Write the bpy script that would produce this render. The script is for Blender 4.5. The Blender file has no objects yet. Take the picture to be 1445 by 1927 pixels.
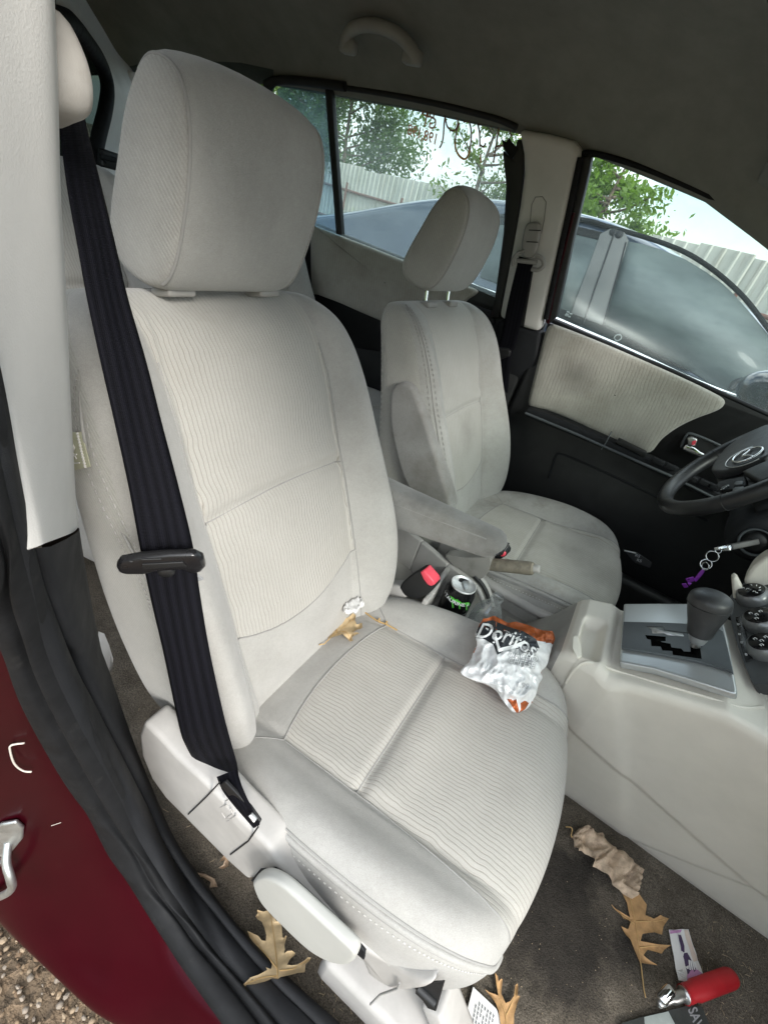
import bpy, bmesh, math, random
import numpy as np
from mathutils.bvhtree import BVHTree
from mathutils import Vector, Matrix, noise as mnoise
random.seed(7); rng = np.random.RandomState(7)
R = math.radians
scn = bpy.context.scene
col = scn.collection
# ------------------------------------------------------------------ camera model (x forward in the car, y to the driver's side, z up, metres)
CAM = np.array([.28520991, -.84105413, .99105331]); FPX = 852.59653
def _rot(yaw, pitch, roll):
    f = np.array([-math.sin(yaw)*math.cos(pitch), math.cos(yaw)*math.cos(pitch), math.sin(pitch)])
    r = np.cross(f, [0, 0, 1]); r /= np.linalg.norm(r); u = np.cross(r, f)
    c, s = math.cos(roll), math.sin(roll)
    return c*r+s*u, -s*r+c*u, f
CR, CU, CF = _rot(.38577937, -.57511381, .30068931)
def ray(px, py): return CF+(px-722.5)/FPX*CR-(py-963.5)/FPX*CU
def U(px, py, **k):
    d = ray(px, py); (a, v), = k.items()
    if a == 'd': return CAM+d*v
    i = 'xyz'.index(a); return CAM+d*(v-CAM[i])/d[i]
def L(px, py, n, p):
    n = np.array(n, float); d = ray(px, py); return CAM+d*(n@(np.array(p)-CAM))/(n@d)
def A(*p): return np.array(p, float)
def nrm(v): return v/max(np.linalg.norm(v), 1e-12)

# ------------------------------------------------------------------ mesh helpers
class MB:
    def __init__(s): s.v = []; s.f = []; s.m = []; s.sm = []; s.uv = {}
    def add(s, vs, fs, m=0, sm=True, uv=None):
        o = len(s.v); s.v += [tuple(map(float, p)) for p in vs]
        for i, f in enumerate(fs):
            s.f.append(tuple(o+k for k in f)); s.m.append(m[i] if isinstance(m, list) else m); s.sm.append(sm)
        if uv is not None:
            for i, t in enumerate(uv): s.uv[o+i] = t
        return s
def build(name, mb, mats, parent=None, recalc=False, loc=None):
    me = bpy.data.meshes.new(name)
    off = A(0, 0, 0)
    if parent is not None:
        p = parent
        while p is not None: off = off+A(*p.location); p = p.parent
    if loc is not None: off = A(*loc)
    vs = [tuple(A(*v)-off) for v in mb.v]
    me.from_pydata(vs, [], mb.f)
    if not isinstance(mats, (list, tuple)): mats = [mats]
    for m in mats: me.materials.append(m)
    me.polygons.foreach_set('material_index', mb.m)
    me.polygons.foreach_set('use_smooth', mb.sm)
    if mb.uv:
        ul = me.uv_layers.new(name='UVMap')
        for lp in me.loops: ul.data[lp.index].uv = mb.uv.get(lp.vertex_index, (0, 0))
    if recalc:
        bm = bmesh.new(); bm.from_mesh(me); bmesh.ops.recalc_face_normals(bm, faces=bm.faces); bm.to_mesh(me); bm.free()
    me.update()
    o = bpy.data.objects.new(name, me); col.objects.link(o)
    if parent is not None: o.parent = parent
    if loc is not None: o.location = loc
    return o
def join(o, mb, mat):
    """add surface detail (stitches, seams, print) to a part's own mesh in its own material"""
    me = o.data; off = A(0, 0, 0); p = o
    while p is not None: off = off+A(*p.location); p = p.parent
    bm = bmesh.new(); bm.from_mesh(me)
    if mat.name not in me.materials: me.materials.append(mat)
    k = list(me.materials).index(mat); vs = [bm.verts.new(tuple(A(*v)-off)) for v in mb.v]
    for f, sm in zip(mb.f, mb.sm):
        try: q = bm.faces.new([vs[i] for i in f]); q.material_index = k; q.smooth = sm
        except ValueError: pass
    bm.to_mesh(me); bm.free(); me.update(); return o
def tag(o, label=None, cat=None, group=None, kind=None):
    if label: o['label'] = label
    if cat: o['category'] = cat
    if group: o['group'] = group
    if kind: o['kind'] = kind
    return o
def thing(name, label, cat, loc=(0, 0, 0), group=None):
    o = bpy.data.objects.new(name, None); col.objects.link(o); o.empty_display_size = .05
    o.location = tuple(map(float, loc)); return tag(o, label, cat, group)
def cat_spline(pts, n, closed=False):
    P = np.array(pts, float); m = len(P); out = []
    segs = m if closed else m-1
    for t in np.linspace(0, segs, n, endpoint=not closed):
        i = min(int(t), segs-1); u = t-i
        g = (lambda k: P[k % m]) if closed else (lambda k: P[min(max(k, 0), m-1)])
        a, b, c, d = g(i-1), g(i), g(i+1), g(i+2)
        out.append(.5*((2*b)+(c-a)*u+(2*a-5*b+4*c-d)*u*u+(3*b-a-3*c+d)*u**3))
    return np.array(out)
def lin(pts, n):
    P = np.array(pts, float); d = np.r_[0, np.cumsum(np.linalg.norm(np.diff(P, axis=0), axis=1))]
    t = np.linspace(0, d[-1], n); return np.stack([np.interp(t, d, P[:, k]) for k in range(P.shape[1])], 1)
def grid(mb, rows, closed=False, m=0, sm=True, uv=None):
    n = len(rows[0]); fs = []
    for i in range(len(rows)-1):
        for j in range(n if closed else n-1):
            k = (j+1) % n; fs.append((i*n+j, i*n+k, (i+1)*n+k, (i+1)*n+j))
    vs = [p for r in rows for p in r]
    mb.add(vs, fs, m, sm, [q for r in uv for q in r] if uv is not None else None); return mb
def caps(mb, rows, m=0, sm=False):
    for r in (rows[0], rows[-1]): mb.add(r, [tuple(range(len(r)))], m, sm)
def tube(mb, path, r, n=8, closed=False, m=0, cap=True, flat=None):
    P = [A(*p) for p in path]; N = len(P); rows = []; up = None
    for i in range(N):
        a = P[(i-1) % N] if (closed or i > 0) else P[i]; b = P[(i+1) % N] if (closed or i < N-1) else P[i]
        t = nrm(b-a)
        if up is None:
            up = A(0, 0, 1) if abs(t[2]) < .9 else A(1, 0, 0)
        s = nrm(np.cross(t, up)); up = nrm(np.cross(s, t))
        rr = r[i] if hasattr(r, '__len__') else r
        k1, k2 = flat or (1, 1)
        rows.append([P[i]+rr*(k1*math.cos(q)*s+k2*math.sin(q)*up) for q in np.linspace(0, 2*math.pi, n, endpoint=False)])
    if closed: rows.append(rows[0])
    grid(mb, rows, True, m)
    if cap and not closed: caps(mb, rows, m)
    return mb
def lathe(mb, prof, o, ax, n=32, m=0, sm=True):
    ax = nrm(A(*ax)); s = nrm(np.cross(ax, A(0, 0, 1) if abs(ax[2]) < .9 else A(1, 0, 0))); t = np.cross(ax, s); o = A(*o)
    rows = [[o+ax*h+r*(math.cos(q)*s+math.sin(q)*t) for q in np.linspace(0, 2*math.pi, n, endpoint=False)] for r, h in prof]
    grid(mb, rows, True, m, sm); return mb
def from_bm(mb, bm, m=0, sm=True):
    bm.verts.ensure_lookup_table(); bm.verts.index_update()
    mb.add([v.co[:] for v in bm.verts], [[v.index for v in f.verts] for f in bm.faces], m, sm); bm.free(); return mb
def box(mb, c, size, rot=None, bev=.004, m=0, seg=2, sm=True):
    bm = bmesh.new(); bmesh.ops.create_cube(bm, size=1)
    for v in bm.verts: v.co = Vector((v.co.x*size[0], v.co.y*size[1], v.co.z*size[2]))
    if bev: bmesh.ops.bevel(bm, geom=bm.edges[:], offset=bev, segments=seg, profile=.6, affect='EDGES')
    M = Matrix(rot) if rot is not None else Matrix.Identity(3)
    for v in bm.verts: v.co = M @ v.co + Vector(c)
    return from_bm(mb, bm, m, sm)
def frame(x, y):
    x = nrm(A(*x)); y = A(*y); y = nrm(y-x*(x@y)); z = np.cross(x, y); return np.stack([x, y, z], 1).tolist()
def slab(mb, pts, nvec, th, bev=.004, m=0, seg=2, sm=True):
    """outline pts (3D, nearly planar), pushed along nvec by th, edges rounded"""
    bm = bmesh.new(); vs = [bm.verts.new(tuple(p)) for p in pts]; f = bm.faces.new(vs); f.normal_update()
    n = Vector(tuple(nrm(A(*nvec))))
    ret = bmesh.ops.extrude_face_region(bm, geom=[f])
    for v in [g for g in ret['geom'] if isinstance(g, bmesh.types.BMVert)]: v.co += n*th
    bmesh.ops.recalc_face_normals(bm, faces=bm.faces)
    if bev:
        ed = [e for e in bm.edges if len(e.link_faces) == 2 and e.calc_face_angle(0) > .6]
        bmesh.ops.bevel(bm, geom=ed, offset=bev, segments=seg, profile=.6, affect='EDGES', clamp_overlap=True)
    return from_bm(mb, bm, m, sm)
def text2d(s, size=1., ext=0.):
    cu = bpy.data.curves.new('lettering', 'FONT'); cu.body = s; cu.size = size; cu.align_x = 'CENTER'; cu.align_y = 'CENTER'
    cu.resolution_u = 3; cu.offset = ext
    ob = bpy.data.objects.new('lettering', cu); me = bpy.data.meshes.new_from_object(ob)
    vs = [v.co[:2] for v in me.vertices]; fs = [tuple(p.vertices) for p in me.polygons]
    bpy.data.objects.remove(ob); bpy.data.meshes.remove(me); return vs, fs
def n3(p, s=1., o=0.): return mnoise.noise(Vector((p[0]*s+o, p[1]*s+o*1.7, p[2]*s-o)))
def mirror_y(pts): return [A(p[0], -p[1], p[2]) for p in pts]

# ------------------------------------------------------------------ materials
def N(nt, t, **kw):
    n = nt.nodes.new(t)
    for k, v in kw.items():
        if k.startswith('i_'): n.inputs[k[2:].replace('_', ' ')].default_value = v
        else: setattr(n, k, v)
    return n
def new_mat(name):
    m = bpy.data.materials.new(name); m.use_nodes = True; nt = m.node_tree; b = nt.nodes['Principled BSDF']; return m, nt, b
def ramp(nt, fac, stops, interp='LINEAR'):
    r = nt.nodes.new('ShaderNodeValToRGB'); r.color_ramp.interpolation = interp
    e = r.color_ramp.elements
    while len(e) < len(stops): e.new(.5)
    for i, (p, c) in enumerate(stops):
        e[i].position = p; e[i].color = (*c, 1) if len(c) == 3 else c
    nt.links.new(fac, r.inputs[0]); return r.outputs[0]
def mix(nt, fac, a, b, mode='MIX'):
    n = nt.nodes.new('ShaderNodeMix'); n.data_type = 'RGBA'; n.blend_type = mode
    for s, v in ((n.inputs[0], fac), (n.inputs[6], a), (n.inputs[7], b)):
        if hasattr(v, 'links') or hasattr(v, 'is_linked'): nt.links.new(v, s)
        elif isinstance(v, (int, float)): s.default_value = v
        else: s.default_value = (*v, 1) if len(v) == 3 else v
    return n.outputs[2]
def math_(nt, op, a, b=None, c=None, clamp=False):
    n = nt.nodes.new('ShaderNodeMath'); n.operation = op; n.use_clamp = clamp
    for i, v in enumerate((a, b, c)):
        if v is None: continue
        if isinstance(v, (int, float)): n.inputs[i].default_value = v
        else: nt.links.new(v, n.inputs[i])
    return n.outputs[0]
def noise_tex(nt, vec, scale, detail=3, rough=.55):
    n = N(nt, 'ShaderNodeTexNoise'); n.inputs['Scale'].default_value = scale; n.inputs['Detail'].default_value = detail; n.inputs['Roughness'].default_value = rough
    if vec is not None: nt.links.new(vec, n.inputs['Vector'])
    return n.outputs['Fac']
def objco(nt): return nt.nodes.new('ShaderNodeTexCoord').outputs['Object']
def bump(nt, b, h, strength=.3, dist=.001, prev=None):
    n = nt.nodes.new('ShaderNodeBump'); n.inputs['Strength'].default_value = strength; n.inputs['Distance'].default_value = dist
    nt.links.new(h, n.inputs['Height'])
    if prev is not None: nt.links.new(prev, n.inputs['Normal'])
    nt.links.new(n.outputs[0], b.inputs['Normal']); return n.outputs[0]
def plain(name, c, rough=.6, metal=0., var=.12, vs=14., grain=0., gs=900., spec=.5, coat=0., dirt=None, rv=.08):
    m, nt, b = new_mat(name); co = objco(nt)
    f = noise_tex(nt, co, vs, 5, .65)
    lo = tuple(x*(1-var) for x in c); hi = tuple(min(1, x*(1+var)) for x in c)
    c_ = ramp(nt, f, [(.3, lo), (.7, hi)])
    if dirt:
        f2 = noise_tex(nt, co, dirt[1], 6, .7); c_ = mix(nt, ramp(nt, f2, [(dirt[2], (0, 0, 0)), (min(1, dirt[2]+.2), (dirt[3],)*3)]), c_, dirt[0])
    nt.links.new(c_, b.inputs['Base Color'])
    b.inputs['Metallic'].default_value = metal; b.inputs['Specular IOR Level'].default_value = spec
    b.inputs['Coat Weight'].default_value = coat; b.inputs['Coat Roughness'].default_value = .06
    rr = ramp(nt, noise_tex(nt, co, vs*1.7, 4), [(.3, (max(.02, rough-rv),)*3), (.7, (min(1, rough+rv),)*3)])
    nt.links.new(rr, b.inputs['Roughness'])
    if grain: bump(nt, b, noise_tex(nt, co, gs, 2), grain, .0006)
    return m
def fabric(name, c, dark=.86, stripe=None, weave=0., soil=.25, puck=.0, spots=()):
    """stripe=(halfwidth, v0, k, spacing): wavy pin-stripe cord inside |u|<halfwidth and v>v0+k*u*u"""
    m, nt, b = new_mat(name); co = objco(nt)
    f = noise_tex(nt, co, 9, 6, .65)
    c_ = ramp(nt, f, [(.32, tuple(x*dark for x in c)), (.68, c)])
    soilf = ramp(nt, noise_tex(nt, co, 7.5, 8, .72), [(.46, (0, 0, 0)), (.72, (soil,)*3)])
    c_ = mix(nt, soilf, c_, (c[0]*.55, c[1]*.52, c[2]*.47))
    fine = noise_tex(nt, co, 900, 3, .7)
    c_ = mix(nt, .22, c_, ramp(nt, fine, [(.35, (.35, .35, .34)), (.65, (1.15, 1.15, 1.15))]), 'MULTIPLY')
    mid = noise_tex(nt, co, 170, 4, .7); c_ = mix(nt, .14, c_, ramp(nt, mid, [(.3, (.5, .49, .47)), (.7, (1.1, 1.1, 1.1))]), 'MULTIPLY')
    nb = bump(nt, b, fine, .5, .0010)
    if puck:
        w1 = N(nt, 'ShaderNodeTexNoise'); w1.inputs['Scale'].default_value = 16; w1.inputs['Detail'].default_value = 2
        mp = N(nt, 'ShaderNodeMapping'); mp.inputs['Scale'].default_value = (.9, 1.2, .5); mp.inputs['Rotation'].default_value = (0, 0, .6)
        nt.links.new(co, mp.inputs[0]); nt.links.new(mp.outputs[0], w1.inputs['Vector'])
        nb = bump(nt, b, w1.outputs[0], puck, .012, nb)
    for (p, r_, k_, cc) in spots:
        vd = nt.nodes.new('ShaderNodeVectorMath'); vd.operation = 'DISTANCE'; vd.inputs[1].default_value = p; nt.links.new(co, vd.inputs[0])
        dd = math_(nt, 'ADD', vd.outputs['Value'], math_(nt, 'MULTIPLY', math_(nt, 'SUBTRACT', noise_tex(nt, co, 28, 5, .7), .5), r_*1.6))
        c_ = mix(nt, ramp(nt, dd, [(max(0, r_*.15), (k_,)*3), (r_, (0, 0, 0))]), c_, cc)
    uvn = nt.nodes.new('ShaderNodeUVMap'); sx = nt.nodes.new('ShaderNodeSeparateXYZ'); nt.links.new(uvn.outputs[0], sx.inputs[0])
    u, v = sx.outputs[0], sx.outputs[1]
    if weave:
        w = N(nt, 'ShaderNodeTexWave'); w.inputs['Scale'].default_value = weave; w.bands_direction = 'DIAGONAL'; w.inputs['Distortion'].default_value = .4
        nt.links.new(co, w.inputs['Vector'])
        c_ = mix(nt, .13, c_, ramp(nt, w.outputs[1], [(.2, (.45, .43, .4)), (.8, (1, 1, 1))]), 'MULTIPLY')
        nb = bump(nt, b, w.outputs[1], .4, .0008, nb)
    if stripe:
        hw, v0, k, sp = stripe
        mp = N(nt, 'ShaderNodeMapping'); mp.inputs['Scale'].default_value = (7, 13, 1); nt.links.new(uvn.outputs[0], mp.inputs[0])
        n1 = noise_tex(nt, mp.outputs[0], 1.0, 2, .5)
        mp2 = N(nt, 'ShaderNodeMapping'); mp2.inputs['Scale'].default_value = (30, 75, 1); nt.links.new(uvn.outputs[0], mp2.inputs[0])
        n2 = noise_tex(nt, mp2.outputs[0], 1.0, 1, .5)
        uu = math_(nt, 'ADD', u, math_(nt, 'MULTIPLY', math_(nt, 'SUBTRACT', n1, .5), .020))
        uu = math_(nt, 'ADD', uu, math_(nt, 'MULTIPLY', math_(nt, 'SUBTRACT', n2, .5), .0017))
        fr = math_(nt, 'FRACT', math_(nt, 'DIVIDE', math_(nt, 'ADD', uu, 10.), sp))
        tri = math_(nt, 'ABSOLUTE', math_(nt, 'SUBTRACT', fr, .5))           # 0 in the groove
        cord = math_(nt, 'MULTIPLY', tri, 6., clamp=True)
        saw = fr
        au = math_(nt, 'ABSOLUTE', u)
        if isinstance(hw, tuple): au = math_(nt, 'SUBTRACT', au, math_(nt, 'MULTIPLY', math_(nt, 'MAXIMUM', math_(nt, 'SUBTRACT', v, hw[1]), 0.), hw[2])); hw = hw[0]
        inu = math_(nt, 'LESS_THAN', au, hw)
        inv = math_(nt, 'GREATER_THAN', v, math_(nt, 'ADD', v0, math_(nt, 'MULTIPLY', math_(nt, 'MULTIPLY', u, u), k)))
        msk = math_(nt, 'MULTIPLY', inu, inv)
        gr = ramp(nt, cord, [(.0, (.66, .645, .62)), (.5, (.94, .93, .915)), (1, (1, 1, 1))])
        fl = ramp(nt, noise_tex(nt, mp2.outputs[0], 40., 1), [(.55, (0, 0, 0)), (.62, (1, 1, 1))])
        c2 = mix(nt, 1., mix(nt, .5, c_, tuple(x*1.02 for x in (c[0], c[1]*.975, c[2]*.93))), gr, 'MULTIPLY')
        edge = math_(nt, 'MULTIPLY', math_(nt, 'LESS_THAN', math_(nt, 'ABSOLUTE', math_(nt, 'SUBTRACT', fr, .66)), .10), .35)
        c2 = mix(nt, math_(nt, 'MULTIPLY', edge, fl), c2, tuple(min(1, x*1.35) for x in c))
        c_ = mix(nt, msk, c_, c2)
        hgt = math_(nt, 'MULTIPLY', math_(nt, 'ADD', math_(nt, 'MULTIPLY', cord, .8), math_(nt, 'MULTIPLY', saw, .5)), msk)
        nb = bump(nt, b, hgt, .42, .0020, nb)
    nt.links.new(c_, b.inputs['Base Color'])
    b.inputs['Roughness'].default_value = .92; b.inputs['Specular IOR Level'].default_value = .2
    b.inputs['Sheen Weight'].default_value = .25; b.inputs['Sheen Roughness'].default_value = .5
    return m
def glass(name, tint, dirt=.05, dirtcol=(.6, .7, .7), gloss=.03):
    m = bpy.data.materials.new(name); m.use_nodes = True; nt = m.node_tree; nt.nodes.clear()
    out = N(nt, 'ShaderNodeOutputMaterial'); tr = N(nt, 'ShaderNodeBsdfTransparent'); tr.inputs[0].default_value = (*tint, 1)
    gl = N(nt, 'ShaderNodeBsdfGlossy'); gl.inputs['Roughness'].default_value = .22
    df = N(nt, 'ShaderNodeBsdfDiffuse'); df.inputs[0].default_value = (*dirtcol, 1)
    tl = N(nt, 'ShaderNodeBsdfTranslucent'); tl.inputs[0].default_value = (*dirtcol, 1)
    ad = N(nt, 'ShaderNodeMixShader'); nt.links.new(df.outputs[0], ad.inputs[1]); nt.links.new(tl.outputs[0], ad.inputs[2])
    m1 = N(nt, 'ShaderNodeMixShader'); m1.inputs[0].default_value = gloss; nt.links.new(tr.outputs[0], m1.inputs[1]); nt.links.new(gl.outputs[0], m1.inputs[2])
    m2 = N(nt, 'ShaderNodeMixShader'); nt.links.new(m1.outputs[0], m2.inputs[1]); nt.links.new(ad.outputs[0], m2.inputs[2])
    f = ramp(nt, noise_tex(nt, objco(nt), 6, 6, .7), [(.35, (dirt*.6,)*3), (.75, (dirt*1.6,)*3)]); nt.links.new(f, m2.inputs[0])
    nt.links.new(m2.outputs[0], out.inputs[0]); return m
M = {}
FC = (.452, .442, .416)
M['back'] = fabric('seat_back_fabric', FC, spots=(((-.36, -.13, .78), .06, .45, (.30, .285, .26)), ((-.28, .12, .60), .05, .3, (.30, .29, .27))), stripe=(.150, .172, 1.9, .0066), puck=.10)
M['cush'] = fabric('seat_cushion_fabric', FC, spots=(((.15, .06, .34), .05, .5, (.26, .25, .235)), ((-.06, .09, .31), .045, .4, (.28, .26, .235)), ((.22, -.02, .34), .03, .35, (.25, .24, .22))), stripe=((.154, .35, .09), .155, 1.0, .0066), puck=.22)
M['fab'] = fabric('smooth_fabric', FC, puck=.12)
M['weave'] = fabric('woven_side_fabric', (.44, .435, .40), weave=95., soil=.12)
M['hrfab'] = fabric('headrest_fabric', (.42, .415, .39), soil=.15, weave=95.)
M['hrfront'] = fabric('headrest_front_fabric', (.40, .395, .372), soil=.22)
M['armfab'] = fabric('worn_armrest_fabric', (.33, .325, .31), soil=.9, spots=(((-.15, .27, .54), .05, .7, (.15, .145, .14)), ((.02, .27, .53), .06, .7, (.14, .135, .13)), ((-.28, -.27, .60), .05, .5, (.17, .165, .155))))
M['soiled'] = fabric('soiled_seat_fabric', (.40, .40, .378), spots=(((-.26, .03, .52), .07, .75, (.13, .125, .115)), ((-.30, -.02, .74), .07, .4, (.22, .21, .19))), stripe=(.150, .172, 1.9, 0.0094), soil=.5, puck=.10)
M['soiledc'] = fabric('soiled_cushion_fabric', (.49, .48, .445), spots=(((.26, -.03, .34), .07, .7, (.15, .14, .12)), ((-.02, -.26, .30), .08, .75, (.13, .125, .11)), ((.10, -.25, .32), .06, .5, (.17, .16, .14)), ((.20, .16, .34), .07, .5, (.17, .16, .14))), stripe=((.154, .35, .09), .155, 1.0, 0.0094), soil=1., puck=.2)
M['doorfab'] = fabric('door_insert_fabric', (.44, .43, .385), weave=0., soil=.5)
M['seam'] = plain('seam_and_piping_shade', (.30, .295, .28), .9)
M['thread'] = plain('light_thread', (.62, .61, .58), .9)
M['beige'] = plain('warm_grey_plastic', (.66, .625, .555), .5, grain=.3, gs=1100, var=.04, dirt=((.34, .31, .26), 7, .66, .25))
M['trimgrey'] = plain('seat_trim_plastic', (.425, .41, .388), .48, grain=.2, gs=1400, dirt=((.3, .28, .25), 8, .6, .3))
M['pillar'] = plain('pillar_trim_plastic', (.645, .63, .60), .6, grain=.3, gs=700, var=.05, dirt=((.36, .33, .30), 5, .62, .4))
M['lever'] = plain('lever_plastic', (.44, .44, .41), .5, var=.04, grain=.15, gs=1200)
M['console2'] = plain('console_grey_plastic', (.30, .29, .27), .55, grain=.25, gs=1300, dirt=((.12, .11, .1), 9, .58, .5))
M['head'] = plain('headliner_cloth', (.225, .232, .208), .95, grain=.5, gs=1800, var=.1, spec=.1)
M['black'] = plain('black_plastic', (.013, .0135, .014), .5, grain=.35, gs=1500, var=.25)
M['blk2'] = plain('dark_trim_plastic', (.011, .012, .014), .65, spec=.28, grain=.5, gs=1300, var=.18, dirt=((.10, .10, .095), 11, .66, .25))
M['flatblk'] = plain('matt_black_trim', (.012, .0125, .013), .9, spec=.08)
M['rubber'] = plain('black_rubber_seal', (.009, .0095, .0105), .7, spec=.22, var=.3, vs=30, dirt=((.10, .095, .085), 20, .62, .35))
M['slate'] = plain('slate_plate_plastic', (.075, .085, .092), .42, var=.1, grain=.1)
M['alum'] = plain('brushed_silver_plastic', (.46, .478, .485), .30, .55, var=.03, vs=9, rv=.03)
M['chrome'] = plain('polished_chrome', (.75, .76, .77), .12, 1., var=.05)
M['steel'] = plain('dull_steel', (.48, .48, .47), .36, 1., var=.15, vs=60)
M['zinc'] = plain('zinc_plated_steel', (.55, .57, .56), .42, .9, var=.14, vs=50, dirt=((.2, .19, .17), 40, .6, .5))
M['redbtn'] = plain('red_release_plastic', (.85, .08, .12), .4, var=.06)
M['purple'] = plain('purple_anodised_metal', (.33, .06, .55), .3, .5, var=.1)
M['white'] = plain('white_print', (.75, .76, .76), .5, var=.04)
M['greyp'] = plain('grey_print', (.33, .34, .35), .5)
M['green'] = plain('green_print', (.10, .52, .06), .4)
M['ink'] = plain('paint_marker_ink', (.42, .17, .08), .8, var=.3, vs=40)
def ink(nm, c):
    m, nt, b = new_mat(nm); b.inputs['Base Color'].default_value = (*c, 1); b.inputs['Roughness'].default_value = .8
    t_ = N(nt, 'ShaderNodeBsdfTranslucent'); t_.inputs[0].default_value = (*c, 1); x_ = N(nt, 'ShaderNodeMixShader'); x_.inputs[0].default_value = .65
    nt.links.new(b.outputs[0], x_.inputs[1]); nt.links.new(t_.outputs[0], x_.inputs[2]); nt.links.new(x_.outputs[0], nt.nodes['Material Output'].inputs[0]); return m
M['inky'] = plain('yellow_marker_ink', (.62, .38, .05), .8, var=.3, vs=40)
M['ink'] = ink('orange_marker_ink', (.50, .20, .10)); M['inky'] = ink('yellow_marker_stain', (.75, .45, .08))
M['canblk'] = plain('black_can_paint', (.006, .006, .007), .25, .2)
M['alu'] = plain('bare_aluminium', (.74, .75, .74), .38, .55, var=.06)
M['paper'] = plain('white_paper', (.72, .72, .70), .8, var=.06)
M['leaf1'] = plain('dry_oak_leaf', (.42, .25, .11), .75, var=.3, vs=60, dirt=((.16, .08, .04), 45, .58, .6))
M['leaf2'] = plain('pale_dry_leaf', (.56, .42, .24), .75, var=.22, vs=60, dirt=((.26, .15, .07), 40, .6, .5))
M['leaf3'] = plain('weathered_leaf', (.50, .38, .27), .8, var=.45, vs=38, dirt=((.10, .055, .04), 34, .52, .85))
M['stem'] = plain('leaf_stem', (.50, .33, .14), .7)
M['redgrip'] = plain('red_rubber_grip', (.42, .012, .018), .5, var=.15)
M['glassf'] = glass('side_window_glass', (.90, .95, .94), .055)
M['glassr'] = glass('tinted_window_glass', (.84, .91, .90), .15, (.62, .72, .72))
M['glassq'] = glass('dusty_quarter_glass', (.60, .72, .76), .20, (.55, .70, .78))
M['pet'] = None
def mk_special():
    m, nt, b = new_mat('clear_plastic'); b.inputs['Base Color'].default_value = (.93, .96, .97, 1); b.inputs['Roughness'].default_value = .06
    b.inputs['Transmission Weight'].default_value = 1; b.inputs['IOR'].default_value = 1.25; M['pet'] = glass('clear_plastic', (.965, .975, .975), .09, (.9, .93, .94), .14)
    # webbing
    m, nt, b = new_mat('seat_belt_webbing'); uvn = nt.nodes.new('ShaderNodeUVMap'); sx = nt.nodes.new('ShaderNodeSeparateXYZ'); nt.links.new(uvn.outputs[0], sx.inputs[0])
    w = math_(nt, 'SINE', math_(nt, 'MULTIPLY', sx.outputs[0], 6.283*5)); h = math_(nt, 'SINE', math_(nt, 'MULTIPLY', sx.outputs[1], 6.283*700)); d = math_(nt, 'SINE', math_(nt, 'MULTIPLY', sx.outputs[0], 6.283*24))
    c_ = ramp(nt, math_(nt, 'ADD', math_(nt, 'MULTIPLY', w, .3), .5), [(0, (.0022, .0022, .0034)), (1, (.0085, .0085, .0125))]); nt.links.new(c_, b.inputs['Base Color'])
    b.inputs['Roughness'].default_value = .75; b.inputs['Specular IOR Level'].default_value = .1
    bump(nt, b, math_(nt, 'ADD', math_(nt, 'ADD', h, math_(nt, 'MULTIPLY', d, .6)), math_(nt, 'MULTIPLY', w, 1.5)), .35, .0006); M['web'] = m
    # metallic body paints
    for nm, c, c2 in (('maroon_car_paint', (.024, .0010, .0032), (.034, .0014, .0045)), ('slate_blue_car_paint', (.022, .036, .062), (.034, .05, .078))):
        m, nt, b = new_mat(nm); co = objco(nt)
        c_ = ramp(nt, noise_tex(nt, co, 5, 5), [(.35, c), (.65, c2)])
        if nm[0] == 's': c_ = mix(nt, ramp(nt, noise_tex(nt, co, 3, 7, .7), [(.5, (0, 0, 0)), (.8, (.22,)*3)]), c_, (.22, .25, .28))
        else: c_ = mix(nt, ramp(nt, noise_tex(nt, co, 26, 8, .75), [(.62, (0, 0, 0)), (.8, (.12,)*3)]), c_, (.12, .06, .055))
        nt.links.new(c_, b.inputs['Base Color']); b.inputs['Metallic'].default_value = .35 if nm[0] == 's' else .15
        b.inputs['Roughness'].default_value = .2 if nm[0] == 's' else .3; b.inputs['Coat Weight'].default_value = .55 if nm[0] == 's' else .07; b.inputs['Specular IOR Level'].default_value = .35 if nm[0] == 's' else .1; b.inputs['Coat Roughness'].default_value = .07
        
        if nm[0] == 's': bump(nt, b, noise_tex(nt, co, 1.6, 1), .55, .12)
        M['blue' if nm[0] == 's' else 'maroon'] = m
    # dark glass of the parked car, cloud reflection painted in as mottled grey-green
    m, nt, b = new_mat('painted_reflection_glass'); co = objco(nt)
    mp = N(nt, 'ShaderNodeMapping'); mp.inputs['Scale'].default_value = (1, 1, 3.5); nt.links.new(co, mp.inputs[0])
    c_ = ramp(nt, noise_tex(nt, mp.outputs[0], 2.6, 6, .6), [(.3, (.040, .056, .058)), (.5, (.072, .094, .094)), (.72, (.115, .142, .138))])
    nt.links.new(c_, b.inputs['Base Color']); b.inputs['Roughness'].default_value = .6; b.inputs['Coat Weight'].default_value = .12; b.inputs['Coat Roughness'].default_value = .1; M['sglass'] = m
    m, nt, b = new_mat('dusty_pillar_film'); co = objco(nt)
    c_ = ramp(nt, noise_tex(nt, co, 7, 6, .65), [(.3, (.065, .069, .068)), (.7, (.10, .104, .10))]); nt.links.new(c_, b.inputs['Base Color']); b.inputs['Roughness'].default_value = .45; M['sdust'] = m
    # carpet with a wet stain
    m, nt, b = new_mat('dirty_carpet'); co = objco(nt)
    f = noise_tex(nt, co, 13, 7, .7); c_ = ramp(nt, f, [(.3, (.086, .076, .062)), (.55, (.148, .132, .11)), (.75, (.205, .183, .152))])
    fine = noise_tex(nt, co, 420, 3, .7); c_ = mix(nt, .9, c_, ramp(nt, fine, [(.32, (.30, .29, .28)), (.68, (1.5, 1.44, 1.36))]), 'MULTIPLY')
    vd = nt.nodes.new('ShaderNodeVectorMath'); vd.operation = 'DISTANCE'; vd.inputs[1].default_value = (.63, -.285, 0.)
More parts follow.
